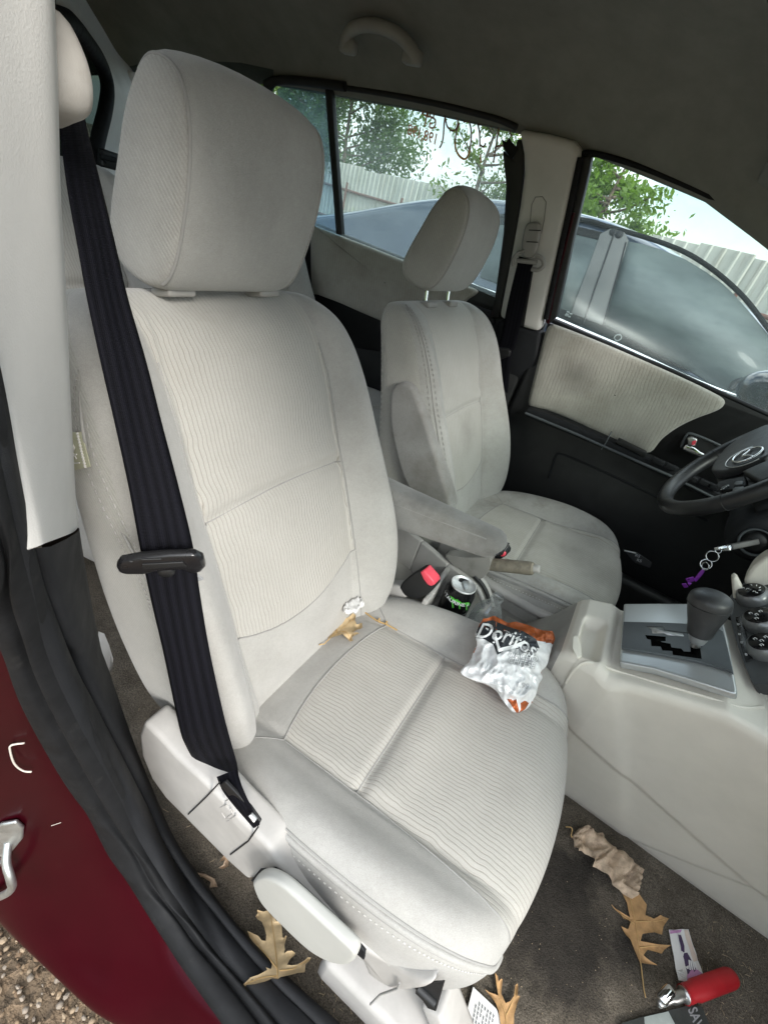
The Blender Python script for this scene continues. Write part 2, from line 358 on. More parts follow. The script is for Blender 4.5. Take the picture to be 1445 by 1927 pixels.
    nv = N(nt, 'ShaderNodeTexNoise'); nv.inputs['Scale'].default_value = 11; nv.inputs['Detail'].default_value = 6; nt.links.new(co, nv.inputs['Vector'])
    nt.links.new(co, vd.inputs[0])
    dd = math_(nt, 'ADD', vd.outputs['Value'], math_(nt, 'MULTIPLY', math_(nt, 'SUBTRACT', nv.outputs[0], .5), .26))
    st = ramp(nt, dd, [(.10, (1, 1, 1)), (.17, (0, 0, 0))]); c_ = mix(nt, math_(nt, 'MULTIPLY', st, .72), c_, (.011, .011, .012))
    nt.links.new(c_, b.inputs['Base Color']); b.inputs['Roughness'].default_value = .95; b.inputs['Specular IOR Level'].default_value = .15
    bump(nt, b, math_(nt, 'ADD', fine, math_(nt, 'MULTIPLY', noise_tex(nt, co, 60, 3), 1.2)), .9, .003); M['carpet'] = m
    # foil bag
    for k, c, mt in (('foil', (.72, .73, .735), .12), ('orange', (.42, .10, .025), .35), ('bagblk', (.03, .034, .04), .25)):
        m, nt, b = new_mat('bag_'+k); co = objco(nt)
        nt.links.new(ramp(nt, noise_tex(nt, co, 60, 4), [(.3, tuple(x*.85 for x in c)), (.7, tuple(min(1, x*1.1) for x in c))]), b.inputs['Base Color'])
        b.inputs['Metallic'].default_value = mt; b.inputs['Roughness'].default_value = .27
        v = N(nt, 'ShaderNodeTexVoronoi'); v.inputs['Scale'].default_value = 70; v.feature = 'DISTANCE_TO_EDGE'; nt.links.new(co, v.inputs['Vector'])
        bump(nt, b, math_(nt, 'MINIMUM', v.outputs['Distance'], .12), .18, .006); M[k] = m
    # outside
    m, nt, b = new_mat('gravel_dirt'); co = objco(nt)
    v = N(nt, 'ShaderNodeTexVoronoi'); v.inputs['Scale'].default_value = 55; nt.links.new(co, v.inputs['Vector'])
    c_ = mix(nt, .6, ramp(nt, noise_tex(nt, co, 9, 8, .7), [(.3, (.085, .06, .038)), (.7, (.22, .165, .11))]), ramp(nt, v.outputs['Color'], [(.2, (.45, .42, .38)), (.8, (1.5, 1.4, 1.3))]), 'MULTIPLY')
    nt.links.new(c_, b.inputs['Base Color']); b.inputs['Roughness'].default_value = .95
    bump(nt, b, math_(nt, 'ADD', v.outputs['Distance'], noise_tex(nt, co, 120, 4)), 1., .012); M['gravel'] = m
    m, nt, b = new_mat('painted_metal_sheet'); co = objco(nt)
    sp = nt.nodes.new('ShaderNodeSeparateXYZ'); nt.links.new(co, sp.inputs[0])
    c_ = ramp(nt, noise_tex(nt, co, .8, 5, .6), [(.35, (.42, .45, .40)), (.65, (.56, .58, .54))])
    g = math_(nt, 'MULTIPLY', math_(nt, 'LESS_THAN', sp.outputs[2], 1.0), ramp(nt, noise_tex(nt, co, .55, 3), [(.5, (0, 0, 0)), (.6, (.7,)*3)])); c_ = mix(nt, g, c_, (.42, .55, .22))
    mp = N(nt, 'ShaderNodeMapping'); mp.inputs['Scale'].default_value = (5, 5, .5); nt.links.new(co, mp.inputs[0]); c_ = mix(nt, ramp(nt, noise_tex(nt, mp.outputs[0], 1.6, 7, .7), [(.50, (0, 0, 0)), (.75, (.55,)*3)]), c_, (.27, .235, .18)); nt.links.new(c_, b.inputs['Base Color']); b.inputs['Roughness'].default_value = .6; M['fence'] = m
    M['rust'] = plain('rusty_steel', (.17, .09, .07), .8, .2, var=.3)
    for i, (lo, hi) in enumerate((((.035, .075, .016), (.10, .17, .04)), ((.06, .11, .02), (.17, .25, .06)), ((.055, .115, .015), (.15, .25, .045)))):
        m, nt, b = new_mat('foliage'); co = objco(nt)
        c_ = mix(nt, .5, ramp(nt, noise_tex(nt, co, 1.2, 4), [(.35, lo), (.65, hi)]), ramp(nt, noise_tex(nt, co, 9, 2), [(.3, lo), (.7, hi)]))
        nt.links.new(c_, b.inputs['Base Color']); b.inputs['Roughness'].default_value = .5; b.inputs['Specular IOR Level'].default_value = .4
        tl_ = N(nt, 'ShaderNodeBsdfTranslucent'); nt.links.new(mix(nt, .5, c_, (hi[0]*1.6, hi[1]*1.7, hi[2]*1.1)), tl_.inputs[0]); ms = N(nt, 'ShaderNodeMixShader'); ms.inputs[0].default_value = .45; nt.links.new(b.outputs[0], ms.inputs[1]); nt.links.new(tl_.outputs[0], ms.inputs[2]); nt.links.new(ms.outputs[0], nt.nodes['Material Output'].inputs[0])
        M['fol%d' % i] = m
    M['bark'] = plain('tree_bark', (.13, .10, .075), .9, var=.3)
mk_special()

# ------------------------------------------------------------------ seats
PROF = [(0, 1, 0), (.3, 1, 0), (.5, 1, .0), (.585, 1, .02), (.62, 1, .16), (.69, 1., .42), (.78, 1, .82), (.87, .99, 1), (.94, .955, .86), (.985, .87, .5), (1.0, .75, .25),
        (1.0, .6, .1), (1.0, .4, 0), (.985, .2, 0), (.92, .05, 0), (.72, 0, 0), (.4, 0, 0), (0, 0, 0)]
PF = 11
class Shell:
    """closed upholstered body: rows run along v, each row a closed loop across the seat"""
    def __init__(s, F, Rr, W, B, e, cy, sg, dx, arc=0., creases=(), dz=0.):
        s.F, s.R = [A(a[0], 0, a[1]) for a in F], [A(a[0], 0, a[1]) for a in Rr]
        s.W, s.B, s.e, s.cy, s.sg, s.dx, s.arc, s.cr, s.dz = W, B, nrm(A(*e)), cy, sg, dx, arc, creases, dz
        n = 201; s.n = n
        s.f = cat_spline(s.F, n); s.r = cat_spline(s.R, n)
        s.w = cat_spline([[x] for x in W], n)[:, 0]; s.b = cat_spline([[x] for x in B], n)[:, 0]
        s.al = np.r_[0, np.cumsum(np.linalg.norm(np.diff(s.f, axis=0), axis=1))]
        s.pr = cat_spline(PROF, 341)
    def idx(s, v): return np.interp(v, s.al, np.arange(s.n))
    def row(s, i):
        k = np.arange(s.n); g = lambda a: np.array([np.interp(i, k, a[:, c]) for c in range(3)])
        return g(s.f), g(s.r), np.interp(i, k, s.w), np.interp(i, k, s.b)
    def at(s, i, p, side, rw=None):
        f, r, w, b = rw or s.row(i)
        q = s.pr[int(round(p*20))]
        wn = q[0]; y = wn*w*side
        c = r+(f-r)*q[1]+s.e*b*q[2]
        front = max(0., q[1])
        if s.arc: c = c-A(s.arc*(y/.15)**2*max(0, i/(s.n-1)-.45)/.55, 0, 0)
        v = np.interp(i, np.arange(s.n), s.al)
        if p < PF:
            for (vc, depth, sig, lim, kk) in s.cr:
                if abs(y) < lim: c = c-s.e*depth*math.exp(-((v-vc-kk*y*y)/sig)**2)
            c = c-s.e*.004*math.exp(-((abs(y)-.152)/.010)**2)*(1 if q[1] > .9 else 0)
        c = c+s.e*.0022*n3((c[0], y, c[2]), 9., s.cy)*front
        return A(c[0]+s.dx, s.cy+s.sg*y, c[2]+s.dz), (y, v)
    def on(s, v, w, lift=0.):
        """point on the front surface at arc v and lateral w (outboard positive)"""
        i = s.idx(v); rw = s.row(i); wn = min(abs(w)/rw[2], .999)
        p = np.argmax(s.pr[:, 0] >= wn-1e-6)/20.
        return s.at(i, p, 1 if w >= 0 else -1, rw)[0]+s.e*lift
    def mesh(s, nr=150):
        mb = MB(); rows, uv = [], []
        ps = np.r_[np.linspace(0, 2.6, 14), np.linspace(2.7, 6, 34), np.linspace(6.15, 11, 26), np.linspace(11.3, 17, 18)]
        for i in np.linspace(0, s.n-1, nr):
            rw = s.row(i)
            a = [s.at(i, p, 1, rw) for p in ps]; b = [s.at(i, p, -1, rw) for p in ps[::-1]]
            l = a+b[1:-1]; rows.append([x[0] for x in l]); uv.append([x[1] for x in l])
        n = len(rows[0]); half = len(ps); nf = int(np.sum(ps < 9.2)); mats = []
        for i in range(nr-1):
            for j in range(n):
                q = j if j < half else n-j
                mats.append(0 if q < nf else 1)
        grid(mb, rows, True, mats, True, uv)
        mb.add(rows[0], [tuple(range(n))], 1); mb.add(rows[-1], [tuple(range(n))], 1)
        return mb
BF = [(.045, .225), (.032, .285), (.019, .34), (-.006, .41), (-.035, .485), (-.068, .56), (-.105, .64), (-.14, .72), (-.172, .775), (-.205, .812), (-.245, .832), (-.268, .834)]
BR = [(-.09, .20), (-.115, .255), (-.135, .31), (-.165, .385), (-.19, .46), (-.208, .54), (-.226, .62), (-.25, .70), (-.270, .755), (-.287, .79), (-.290, .822), (-.268, .834)]
BW = [.205, .222, .236, .243, .246, .247, .246, .242, .235, .222, .196, .15]
BB = [.02, .045, .06, .068, .066, .056, .045, .034, .026, .018, .008, 0]
CFp = [(-.06, .235), (0, .268), (.05, .287), (.1, .302), (.18, .314), (.25, .322), (.33, .333), (.40, .341), (.45, .342), (.485, .334), (.505, .316), (.512, .288)]
CRp = [(-.06, .18), (0, .17), (.05, .17), (.1, .17), (.18, .17), (.25, .17), (.33, .175), (.40, .188), (.45, .205), (.485, .232), (.505, .262), (.512, .288)]
CW = [.19, .215, .235, .252, .264, .268, .267, .260, .248, .232, .215, .185]
CB = [.0, .0, .012, .022, .034, .040, .038, .030, .020, .010, .003, 0]
HS = [(-.211, .849), (-.188, .880), (-.173, .934), (-.167, .985), (-.172, 1.024), (-.190, 1.048), (-.226, 1.052), (-.256, 1.018), (-.279, .96), (-.298, .905), (-.301, .873), (-.286, .852), (-.25, .842)]
def headrest(cy, dx, parent, mat):
    sec = cat_spline(HS, 72, True); c = np.array([-.233, .952]); hw = .1095; cy = cy-.009
    st = [(0, 1), (.25, 1), (.5, 1), (.7, .998), (.82, .99), (.90, .972), (.94, .95), (.965, .925), (.985, .88), (1.0, .80), (1.012, .66), (1.022, .45), (1.028, .2), (1.03, .0005)]
    mb = MB(); rows = []; qs = []
    for q, s in [(-a, b) for a, b in st[::-1]]+st[1:]:
        r = []
        for x, z in sec:
            k = 1-abs(q)**2 if abs(q) < 1 else 0
            lift = .011*k*max(0, (z-.95)/.1); fr = .003*k*(1 if x > -.2 else 0)*max(0, 1-abs(z-.95)/.1)
            r.append(A(c[0]+(x-c[0])*s+dx+fr-lift*.6, cy+q*hw, c[1]+(z-c[1])*s+lift))
        rows.append(r); qs.append(q)
    ml = []
    for a, b in zip(qs[:-1], qs[1:]): ml += [0 if abs(a+b)/2 < .93 else 1]*len(rows[0])
    grid(mb, rows, True, ml)
    h = build('headrest', mb, [M['hrfront'], mat], parent, True)
    sm = MB()
    for sd in (-1, 1):
        pts = []
        for x, z in sec:
            pts.append(A(c[0]+(x-c[0])*.958+dx, cy+sd*.932*hw, c[1]+(z-c[1])*.958+.0005))
        k0 = 34; pts = [p for p, (x, z) in zip(pts, sec) if x > -.243+.25*(.95-z)*(z < .9)]
        pts.sort(key=lambda p: math.atan2(p[2]-.952, p[0]-dx+.26))
        tube(sm, pts, .0021, 6)
    join(h, sm, M['seam'])
    return h
def make_seat(cy, sg, dx, label, mats, group, rear=False, name='front_seat', dz=0.):
    t = thing(name, label, 'car seat', (dx+.2, cy, .0), group)
    bk = Shell(BF, BR, [w*(1.07 if cy > 0 and not rear else 1) for w in BW], BB, (.93, 0, .36), cy, sg, dx, 0., ((.402, .007, .008, .15, -.25), (.425, -.004, .016, .145, -.25)), dz-(.014 if cy > 0 and not rear else 0))
    cu = Shell(CFp, CRp, CW, CB, (0, 0, 1), cy, sg, dx, .021, ((.315, .006, .008, .155, 0), (.35, -.004, .03, .14, 0)), dz)
    b = build('backrest', bk.mesh(), [mats[0], mats[2]], t, True)
    c = build('cushion', cu.mesh(), [mats[1], M['fab']], t, True)
    if rear: return t, bk, cu
    # stitched seams lie in the cloth
    s = MB()
    for w in (.152, -.152): tube(s, [bk.on(v, w*(1 if v < .55 else 1-(v-.55)*.6)) for v in np.linspace(.215, .60, 60)], .0013, 6)
    tube(s, [bk.on(.172+1.9*w*w, w) for w in np.linspace(-.152, .152, 40)], .0013, 6)
    tube(s, [bk.on(.400-.25*w*w, w) for w in np.linspace(-.15, .15, 40)], .0013, 6)
    for w in (.154, -.154): tube(s, [bk.on(v, w*(.152/.154)) for v in np.linspace(.03, .212, 24)], .0010, 6)
    join(b, s, M['seam'])
    s = MB()
    for sd in (1, -1): tube(s, [cu.on(v, sd*(.155+max(0, v-.35)*.09)) for v in np.linspace(.185, .585, 60)], .0013, 6)
    tube(s, [cu.on(.156+1.0*w*w, w) for w in np.linspace(-.155, .155, 40)], .0013, 6)
    tube(s, [cu.on(.313, w) for w in np.linspace(-.155, .155, 40)], .0013, 6)
    for sd in (1, -1): tube(s, [cu.on(.156+.024-k*.12, sd*(.155+k*.085)) for k in np.linspace(0, 1, 10)], .001, 6)
        # raised piping with its stitches round the cushion edge
    pp, st = MB(), MB()
    for sd in (1, -1):
        path = []
        for i in np.linspace(38, 196, 110):
            path.append(cu.at(i, 8.45, sd)[0])
        tube(pp, path, .0042, 8); tube(s, [cu.at(i, 8.22, sd)[0] for i in np.linspace(38, 196, 110)], .0016, 6); tube(s, [cu.at(i, 8.66, sd)[0] for i in np.linspace(38, 190, 110)], .0012, 6); low = [cu.at(i, 8.95, sd)[0]+A(0, sd*sg*.0006, .0004) for i in np.linspace(38, 194, 150)]  # dark lines along the piping stand in for the shade beside it
        for k in range(0, len(low)-1, 2): tube(st, [low[k], low[k]*.25+low[k+1]*.75], .0007, 5)
    join(c, s, M['seam']); join(c, pp, M['fab']); join(c, st, M['thread'])
    h = headrest(cy-(.008 if cy > 0 else 0), dx-(.018 if cy > 0 else 0), t, mats[3])
    return t, bk, cu
PCY, DCY, DDX = -.357, .363, .018
tp, pbk, pcu = make_seat(PCY, -1, 0, 'pale grey cloth passenger seat in the foreground with a crisp bag lying on it', (M['back'], M['cush'], M['weave'], M['hrfab']), 'front seats')
td, dbk, dcu = make_seat(DCY, 1, DDX, 'grubby pale grey driver seat behind the steering wheel with its headrest raised on posts', (M['soiled'], M['soiledc'], M['weave'], M['hrfab']), 'front seats')
# passenger seat fittings
mb = MB()
for y in (-.435, -.283):
    mb = MB(); box(mb, (-.236, y, .839), (.036, .040, .011), frame((.96, 0, .28), (0, 1, 0)), .004); build('post_guide', mb, M['console2'], tp)
# side airbag seams along the outboard flank
s, st = MB(), MB()
sp = [(230, 640), (205, 640), (178, 662), (158, 700), (152, 760), (165, 850), (196, 930), (232, 1005), (262, 1062), (285, 1110), (296, 1150)]
def flank(px, py):
    lo, hi, best = -.62, -.56, None
    for y in np.linspace(-.615, -.55, 60):
        p = U(px, py, y=y); f = np.interp(p[2], [a[1] for a in BF], [a[0] for a in BF]); r = np.interp(p[2], [a[1] for a in BR], [a[0] for a in BR])
        tt = (p[0]-r)/(f-r); w = np.interp(p[2], [a[1] for a in BF], BW); bb = np.interp(p[2], [a[1] for a in BF], BB)
        # outline half width at this depth
        d = 9; ws = []
        for q in pbk.pr[100:300]:
            tq = q[1]+bb*q[2]/max(.05, np.hypot(f-r, .05)); ws.append((abs(tq-tt), q[0]*w))
        wq = min(ws)[1]; e = abs((PCY-p[1])-wq)
        if best is None or e < best[0]: best = (e, p)
    return best[1]
FL = [flank(*p) for p in sp]
tube(s, cat_spline(FL, 60), .0018, 6)
for off in (-11, 11):
    l2 = cat_spline([flank(p[0]+off*.95, p[1]-off*.25) for p in sp[1:]], 90)+A(.0005, -.001, 0)
    for k in range(0, 88, 2): tube(st, [l2[k], l2[k+1]], .0010, 5)
bp = [o for o in tp.children if o.name.startswith('backrest')][0]
join(bp, s, M['seam']); join(bp, st, M['seam'])
# sewn-in tag on the flank
tg = [(128, 812), (160, 809), (177, 874), (136, 884)]
tgp = [flank(*p)+A(.002, -.004, 0) for p in tg]
M['tag'] = plain('tag_cloth', (.42, .42, .30), .6, var=.1)
mb = MB(); slab(mb, tgp, (.3, -1, 0), .0012, .0004); g = build('cloth_tag', mb, M['tag'], tp)
mb = MB()
def tq(a, b): return (tgp[0]*(1-a)+tgp[1]*a)*(1-b)+(tgp[3]*(1-a)+tgp[2]*a)*b+A(.0005, -.0017, 0)
for k in range(12): tube(mb, [tq(.80, .02+k*.083), tq(.84, .06+k*.083)], .0016, 6)
tube(mb, [tq(.4, .3), tq(.32, .4), tq(.42, .48), tq(.5, .38), tq(.42, .3)], .0009, 5)
tube(mb, [tq(.38, .52), tq(.5, .7)], .0009, 5); tube(mb, [tq(.25, .6), tq(.55, .58)], .0009, 5); tube(mb, [tq(.3, .8), tq(.6, .82)], .0008, 5)
build('tag_print', mb, M['thread'], g)
# plastic valance, height lever, rail
def outl(pts, **k): return [U(px, py, **k) for px, py in pts]
v0 = [(280, 1350), (271, 1372), (275, 1412), (293, 1456), (320, 1494), (356, 1530), (440, 1614), (476, 1646), (520, 1640), (580, 1690), (650, 1752), (686, 1796), (698, 1822), (737, 1846), (772, 1853), (806, 1847), (824, 1838), (780, 1822), (737, 1801), (681, 1767), (623, 1722), (574, 1668), (540, 1625), (515, 1585), (482, 1552), (446, 1516), (413, 1480), (384, 1453), (342, 1415), (308, 1377)]
mb = MB(); V = [U(px, py, y=-.630+.018*max(0, min(1, (px-640)/80))) for px, py in v0]; slab(mb, [p+A(0, .03, 0) for p in V], (0, -1, 0), .038, .008, seg=3)
val = build('side_valance', mb, M['trimgrey'], tp)
mb = MB()
tube(mb, [U(355, 1532, y=-.6385), U(388, 1500, y=-.6385), U(414, 1472, y=-.6385)], .0011, 6)
tube(mb, [U(434, 1608, y=-.6385), U(468, 1582, y=-.6385), U(486, 1556, y=-.6385)], .0011, 6)
join(val, mb, M['black'])
mb = MB()
for a, b in (((415, 1520), (428, 1513)), ((418, 1529), (425, 1540)), ((425, 1540), (438, 1531)), ((438, 1531), (434, 1521)), ((428, 1546), (445, 1534)), ((424, 1508), (431, 1504))): tube(mb, [U(*a, y=-.6380), U(*b, y=-.6380)], .0009, 5)
join(val, mb, M['trimgrey'])
mb = MB(); slab(mb, outl([(476, 1652), (492, 1633), (520, 1630), (560, 1655), (640, 1728), (690, 1785), (688, 1800), (640, 1760)], y=-.6375), (0, -1, 0), .004, .001)
build('lever_recess', mb, M['blk2'], val)
mb = MB(); lv = outl([(477, 1664), (480, 1655), (490, 1649), (507, 1650), (538, 1668), (590, 1715), (645, 1766), (667, 1788), (670, 1800), (662, 1811), (645, 1815), (618, 1808), (580, 1785), (530, 1738), (492, 1697)], y=-.660)
slab(mb, [p+A(0, .012, 0) for p in cat_spline(lv, 44, True)], (0, -1, 0), .014, .0055, seg=4)
build('height_lever', mb, M['lever'], tp)
mb = MB()
box(mb, (.42, -.585, .075), (.22, .075, .075), None, .012); box(mb, (.50, -.585, .05), (.10, .07, .06), None, .012)
box(mb, (.495, -.575, .125), (.03, .05, .15), frame((.8, 0, .6), (0, 1, 0)), .006)
box(mb, (.1, -.15, .07), (.8, .05, .06), None, .008)
rl = build('seat_rail_cover', mb, M['trimgrey'], tp)
mb = MB(); slab(mb, outl([(778, 1848), (838, 1843), (822, 1898), (806, 1892)], y=-.612), (0, -1, 0), .003, .001); tube(mb, [U(786, 1858, y=-.617), U(818, 1888, y=-.617)], .006, 8)
build('rail_slot', mb, M['black'], rl)
mb = MB(); tube(mb, [U(697, 1890, y=-.6235), U(715, 1872, y=-.6235), U(748, 1860, y=-.6235), U(752, 1850, y=-.6235)], .0014, 6); build('rail_joint', mb, M['seam'], rl)
mb = MB(); box(mb, (.2, PCY, .13), (.42, .40, .06), None, .01); box(mb, (-.02, PCY, .17), (.16, .40, .09), None, .01); build('seat_frame', mb, M['black'], tp)
# armrests
def armrest(mb, a, b, wa):
    rows = []
    for k, q in enumerate(np.linspace(0, 1, 26)):
        c = a+(b-a)*q; e = 1 if q < .9 else math.sqrt(max(0.02, 1-((q-.9)/.1)**2))
        h = (.052*(1-q)+.030*q)*e; w = wa*(.4+.6*e); r = []
        for t in np.linspace(0, 2*math.pi, 28, endpoint=False):
            cs, sn = math.cos(t), math.sin(t); f = lambda x: math.copysign(abs(x)**.55, x)
            r.append(c+A(0, w*f(cs), h*f(sn)+(.014*q*(sn < 0))))
        rows.append(r)
    grid(mb, rows, True); caps(mb, rows)
mb = MB(); armrest(mb, A(-.08, -.082, .478), A(.238, -.086, .522), .032); ar = build('armrest', mb, M['armfab'], tp, True)
mb = MB(); tube(mb, [A(x, -.1135, .498+.048*(x+.08)/.3) for x in np.linspace(-.05, .20, 24)], .0014, 6); build('armrest_seam', mb, M['seam'], ar)
mb = MB(); o = outl([(734, 760), (738, 733), (750, 721), (768, 722), (784, 742), (806, 805), (832, 890), (848, 945), (846, 962), (826, 960), (790, 944), (762, 905), (745, 850), (735, 800)], y=.085)
slab(mb, [p+A(0, .045, 0) for p in cat_spline(o, 44, True)], (0, -1, 0), .05, .018, seg=4); build('armrest', mb, M['armfab'], td)
# driver headrest lifted clear of the seat top on two posts
for o in td.children:
    if o.name.startswith('headrest'): o.location.z += .006
for y in (.288, .424):
    mb = MB(); tube(mb, [(-.232, y, .80), (-.248, y, .885)], .0062, 12); build('headrest_post', mb, M['chrome'], td)
    mb = MB(); box(mb, (-.228, y, .817), (.034, .050, .014), frame((.96, 0, .28), (0, 1, 0)), .004); build('post_guide', mb, M['steel'] if False else M['console2'], td)
s, st = MB(), MB()
pth = [dbk.at(i, 8.1, -1)[0] for i in np.linspace(20, 182, 80)]; tube(s, pth, .0018, 6)
for pp_ in (7.75, 8.45):
    l2 = [dbk.at(i, pp_, -1)[0]+A(.0006, -.0006, .0003) for i in np.linspace(20, 180, 120)]
    for k in range(0, 118, 2): tube(st, [l2[k], l2[k+1]], .001, 5)
l2 = [dbk.at(i, 13.4, -1)[0]+A(-.0003, -.0006, 0) for i in np.linspace(60, 182, 90)]
for k in range(0, 88, 2): tube(st, [l2[k], l2[k+1]], .0011, 5)
bd = [o for o in td.children if o.name.startswith('backrest')][0]
join(bd, s, M['seam']); join(bd, st, M['seam'])
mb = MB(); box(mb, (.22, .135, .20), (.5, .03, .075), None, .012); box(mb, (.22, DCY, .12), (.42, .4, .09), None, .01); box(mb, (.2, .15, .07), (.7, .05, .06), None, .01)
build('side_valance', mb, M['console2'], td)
# second row, seen past the front seats
for cy, lab in ((-.205, 'pale second row seat behind the front passenger seat'), (.40, 'pale second row seat half hidden between the front seats')):
    make_seat(cy, 1, -.80, lab, (M['back'], M['cush'], M['weave'], M['hrfab']), 'second row seats', rear=True, name='rear_seat', dz=.06)

# ------------------------------------------------------------------ the car body round the seats
body = thing('vehicle_interior', 'maroon car interior shell with dark headliner, pale pillar trims and black sill', 'car interior', (0, 0, -.1))
ZEX = [-2.3, -1.6, -1.1, -.6, -.25, -.06, .226, .387, .5, .62]; ZE = [1.10, 1.195, 1.226, 1.240, 1.241, 1.231, 1.197, 1.146, 1.098, 1.04]
def roofz(x, y):
    e = np.interp(x, ZEX, ZE); c = e+.155+.08*max(0, x-.1)
    q = min(1.02, abs(y)/.6); return c-(c-e)*(q**4.2)
xs = cat_spline([[x] for x in np.linspace(-2.3, .56, 40)], 70)[:, 0]; ys = np.linspace(-.65, .632, 60)
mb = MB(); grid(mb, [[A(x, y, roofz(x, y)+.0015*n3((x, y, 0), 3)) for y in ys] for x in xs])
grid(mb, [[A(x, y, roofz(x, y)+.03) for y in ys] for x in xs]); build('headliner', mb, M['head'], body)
mb = MB(); grid(mb, [[A(x, y, max(roofz(x, y)+.045, .0)) for y in np.linspace(-.72, .72, 30)] for x in np.linspace(-2.35, .66, 30)]); build('roof_panel', mb, M['maroon'], body)
# grab handle over the rear door
mb = MB()
hp = [U(651, 92, y=.452), U(653, 70, y=.445), U(668, 52, y=.436), U(700, 47, y=.43), U(735, 58, y=.432), U(760, 75, y=.438), U(776, 96, y=.446), U(783, 116, y=.455)]
tube(mb, cat_spline(hp, 40), .0155, 14, flat=(1, .9)); box(mb, U(656, 88, y=.452), (.045, .03, .03), None, .01); box(mb, U(776, 108, y=.455), (.05, .03, .03), None, .01)
build('grab_handle', mb, plain('grab_handle_plastic', (.30, .31, .285), .6, grain=.3), body)
mb = MB(); vs = [A(x, y, roofz(x, y)-.012) for x, y in ((.30, .12), (.30, .52), (.47, .52), (.47, .12))]; slab(mb, vs, (0, 0, -1), .022, .01, seg=3); build('sun_visor', mb, M['head'], body)
# ---- passenger B pillar (close to the camera)
def colx(z): return np.interp(z, [.6, .70, .80, .9, 1.0, 1.25], [-.088, -.081, -.068, -.053, -.041, -.022])
def pcol(z):
    x = colx(z); lean = .04*max(0, z-.95); f = .028-.05*max(0, z-1.0)
    return [A(x-.19, -.645+lean, z), A(x-.05, -.648+lean, z), A(x-.012, -.654+lean, z), A(x+.002, -.661+lean, z), A(x+.018, -.673+lean, z), A(x*.5+f*.5, -.698+lean, z), A(f-.012, -.728+lean, z), A(f-.003, -.738+lean, z), A(f, -.748+lean, z)]
def botz(k): return [.650, .655, .664, .670, .676, .702, .742, .760, .768][k]
def projpx(p): d = p-CAM; z = d@CF; return 722.5+FPX*(d@CR)/z, 963.5-FPX*(d@CU)/z
def bottom(k):
    best = None
    for z in np.linspace(.62, .80, 120):
        x, y = projpx(pcol(z)[k]); e = abs(y-np.interp(x, [40, 63, 80, 100, 120, 138, 147, 152], [1036, 1031, 1026, 1018, 1010, 1001, 994, 986]))
        if best is None or e < best[0]: best = (e, z)
    return best[1]
BZ = [bottom(k) for k in range(9)]; BZ[0] = BZ[1]
def botz(k): return BZ[k]
rows = []
for q in np.linspace(0, 1, 30):
    r = []
    for k in range(9):
        z = botz(k)*(1-q)+1.27*q; r.append(pcol(z)[k])
    rows.append(cat_spline(r, 40))
mb = MB(); grid(mb, rows); g2 = [[p+A(.0, -.004, 0) for p in rows[0]], rows[0]]; grid(mb, g2)
build('pillar_trim', mb, M['pillar'], body)
mb = MB(); cv = [(112, 18), (128, 40), (146, 78), (161, 120), (170, 170), (168, 212), (155, 230), (135, 238), (108, 240), (95, 150), (95, 30)]
rows = []
cpt = cat_spline([U(px, py, y=-.634) for px, py in cv], 44, True); cc = cpt.mean(0)
for s_, o_ in ((1, -.02), (1.0, -.006), (.97, -.001), (.88, .003), (.7, .005), (.4, .006), (.02, .0065)): rows.append([cc+(p-cc)*s_+A(0, o_, 0) for p in cpt])
grid(mb, rows, True); build('belt_guide_cover', mb, plain('belt_cover_plastic', (.36, .34, .31), .5, grain=.2, dirt=((.17, .15, .12), 26, .5, .6)), body, True)
# ---- sill, seals and door aperture: bands between picked edges, every point at its own height
def Z(px, py, z): return U(px, py, z=z)
P1 = [A(.055, -.785, 1.25), A(.055, -.785, 1.0), A(.045, -.778, .86), A(.03, -.768, .76), Z(0, 1165, .67), Z(50, 1310, .53), Z(118, 1445, .37), Z(200, 1590, .19), Z(300, 1755, .095), Z(420, 1927, .082), Z(520, 2070, .082), A(.7, -.738, .082), A(1.1, -.738, .09)]
P3 = [A(.035, -.752, 1.25), A(.042, -.760, 1.05), A(.038, -.757, .94), Z(0, 870, .845), Z(58, 1120, .72), Z(112, 1290, .57), Z(252, 1560, .25), Z(332, 1690, .125), Z(405, 1790, .082), Z(505, 1905, .078), Z(620, 2040, .078), A(.7, -.697, .078), A(1.1, -.697, .086)]
P4a = [A(.02, -.725, 1.25), A(.026, -.734, 1.05), A(.03, -.739, .95), Z(2, 690, .883), Z(31, 880, .823), Z(63, 1030, .762)]
P4b = [Z(64, 1032, .752), Z(80, 1085, .71), Z(120, 1200, .60), Z(155, 1270, .50), Z(260, 1480, .235), Z(310, 1590, .105), Z(390, 1700, .075), Z(500, 1830, .068), Z(640, 1970, .068), A(.7, -.672, .068), A(1.1, -.672, .076)]
P4 = P4a[:-1]+P4b
P5 = [Z(147, 992, .672), Z(158, 1060, .60), Z(180, 1180, .49), Z(204, 1262, .40), Z(262, 1430, .19), Z(315, 1555, .085), Z(380, 1660, .055), Z(470, 1775, .048), Z(600, 1897, .045), Z(700, 1990, .045), A(.75, -.648, .045), A(1.1, -.648, .05)]
n = 130
c1, c3, c4, c5, c4b = [cat_spline(p, n) for p in (P1, P3, P4, P5, P4b)]
_last = [None]
def facing(d, a):
    """outward side of a band, kept continuous from one station to the next"""
    if _last[0] is None: d = d if d@(CAM-a) > 0 else -d
    else: d = d if d@_last[0] > 0 else -d
    _last[0] = d; return d
mb = MB(); rows = []
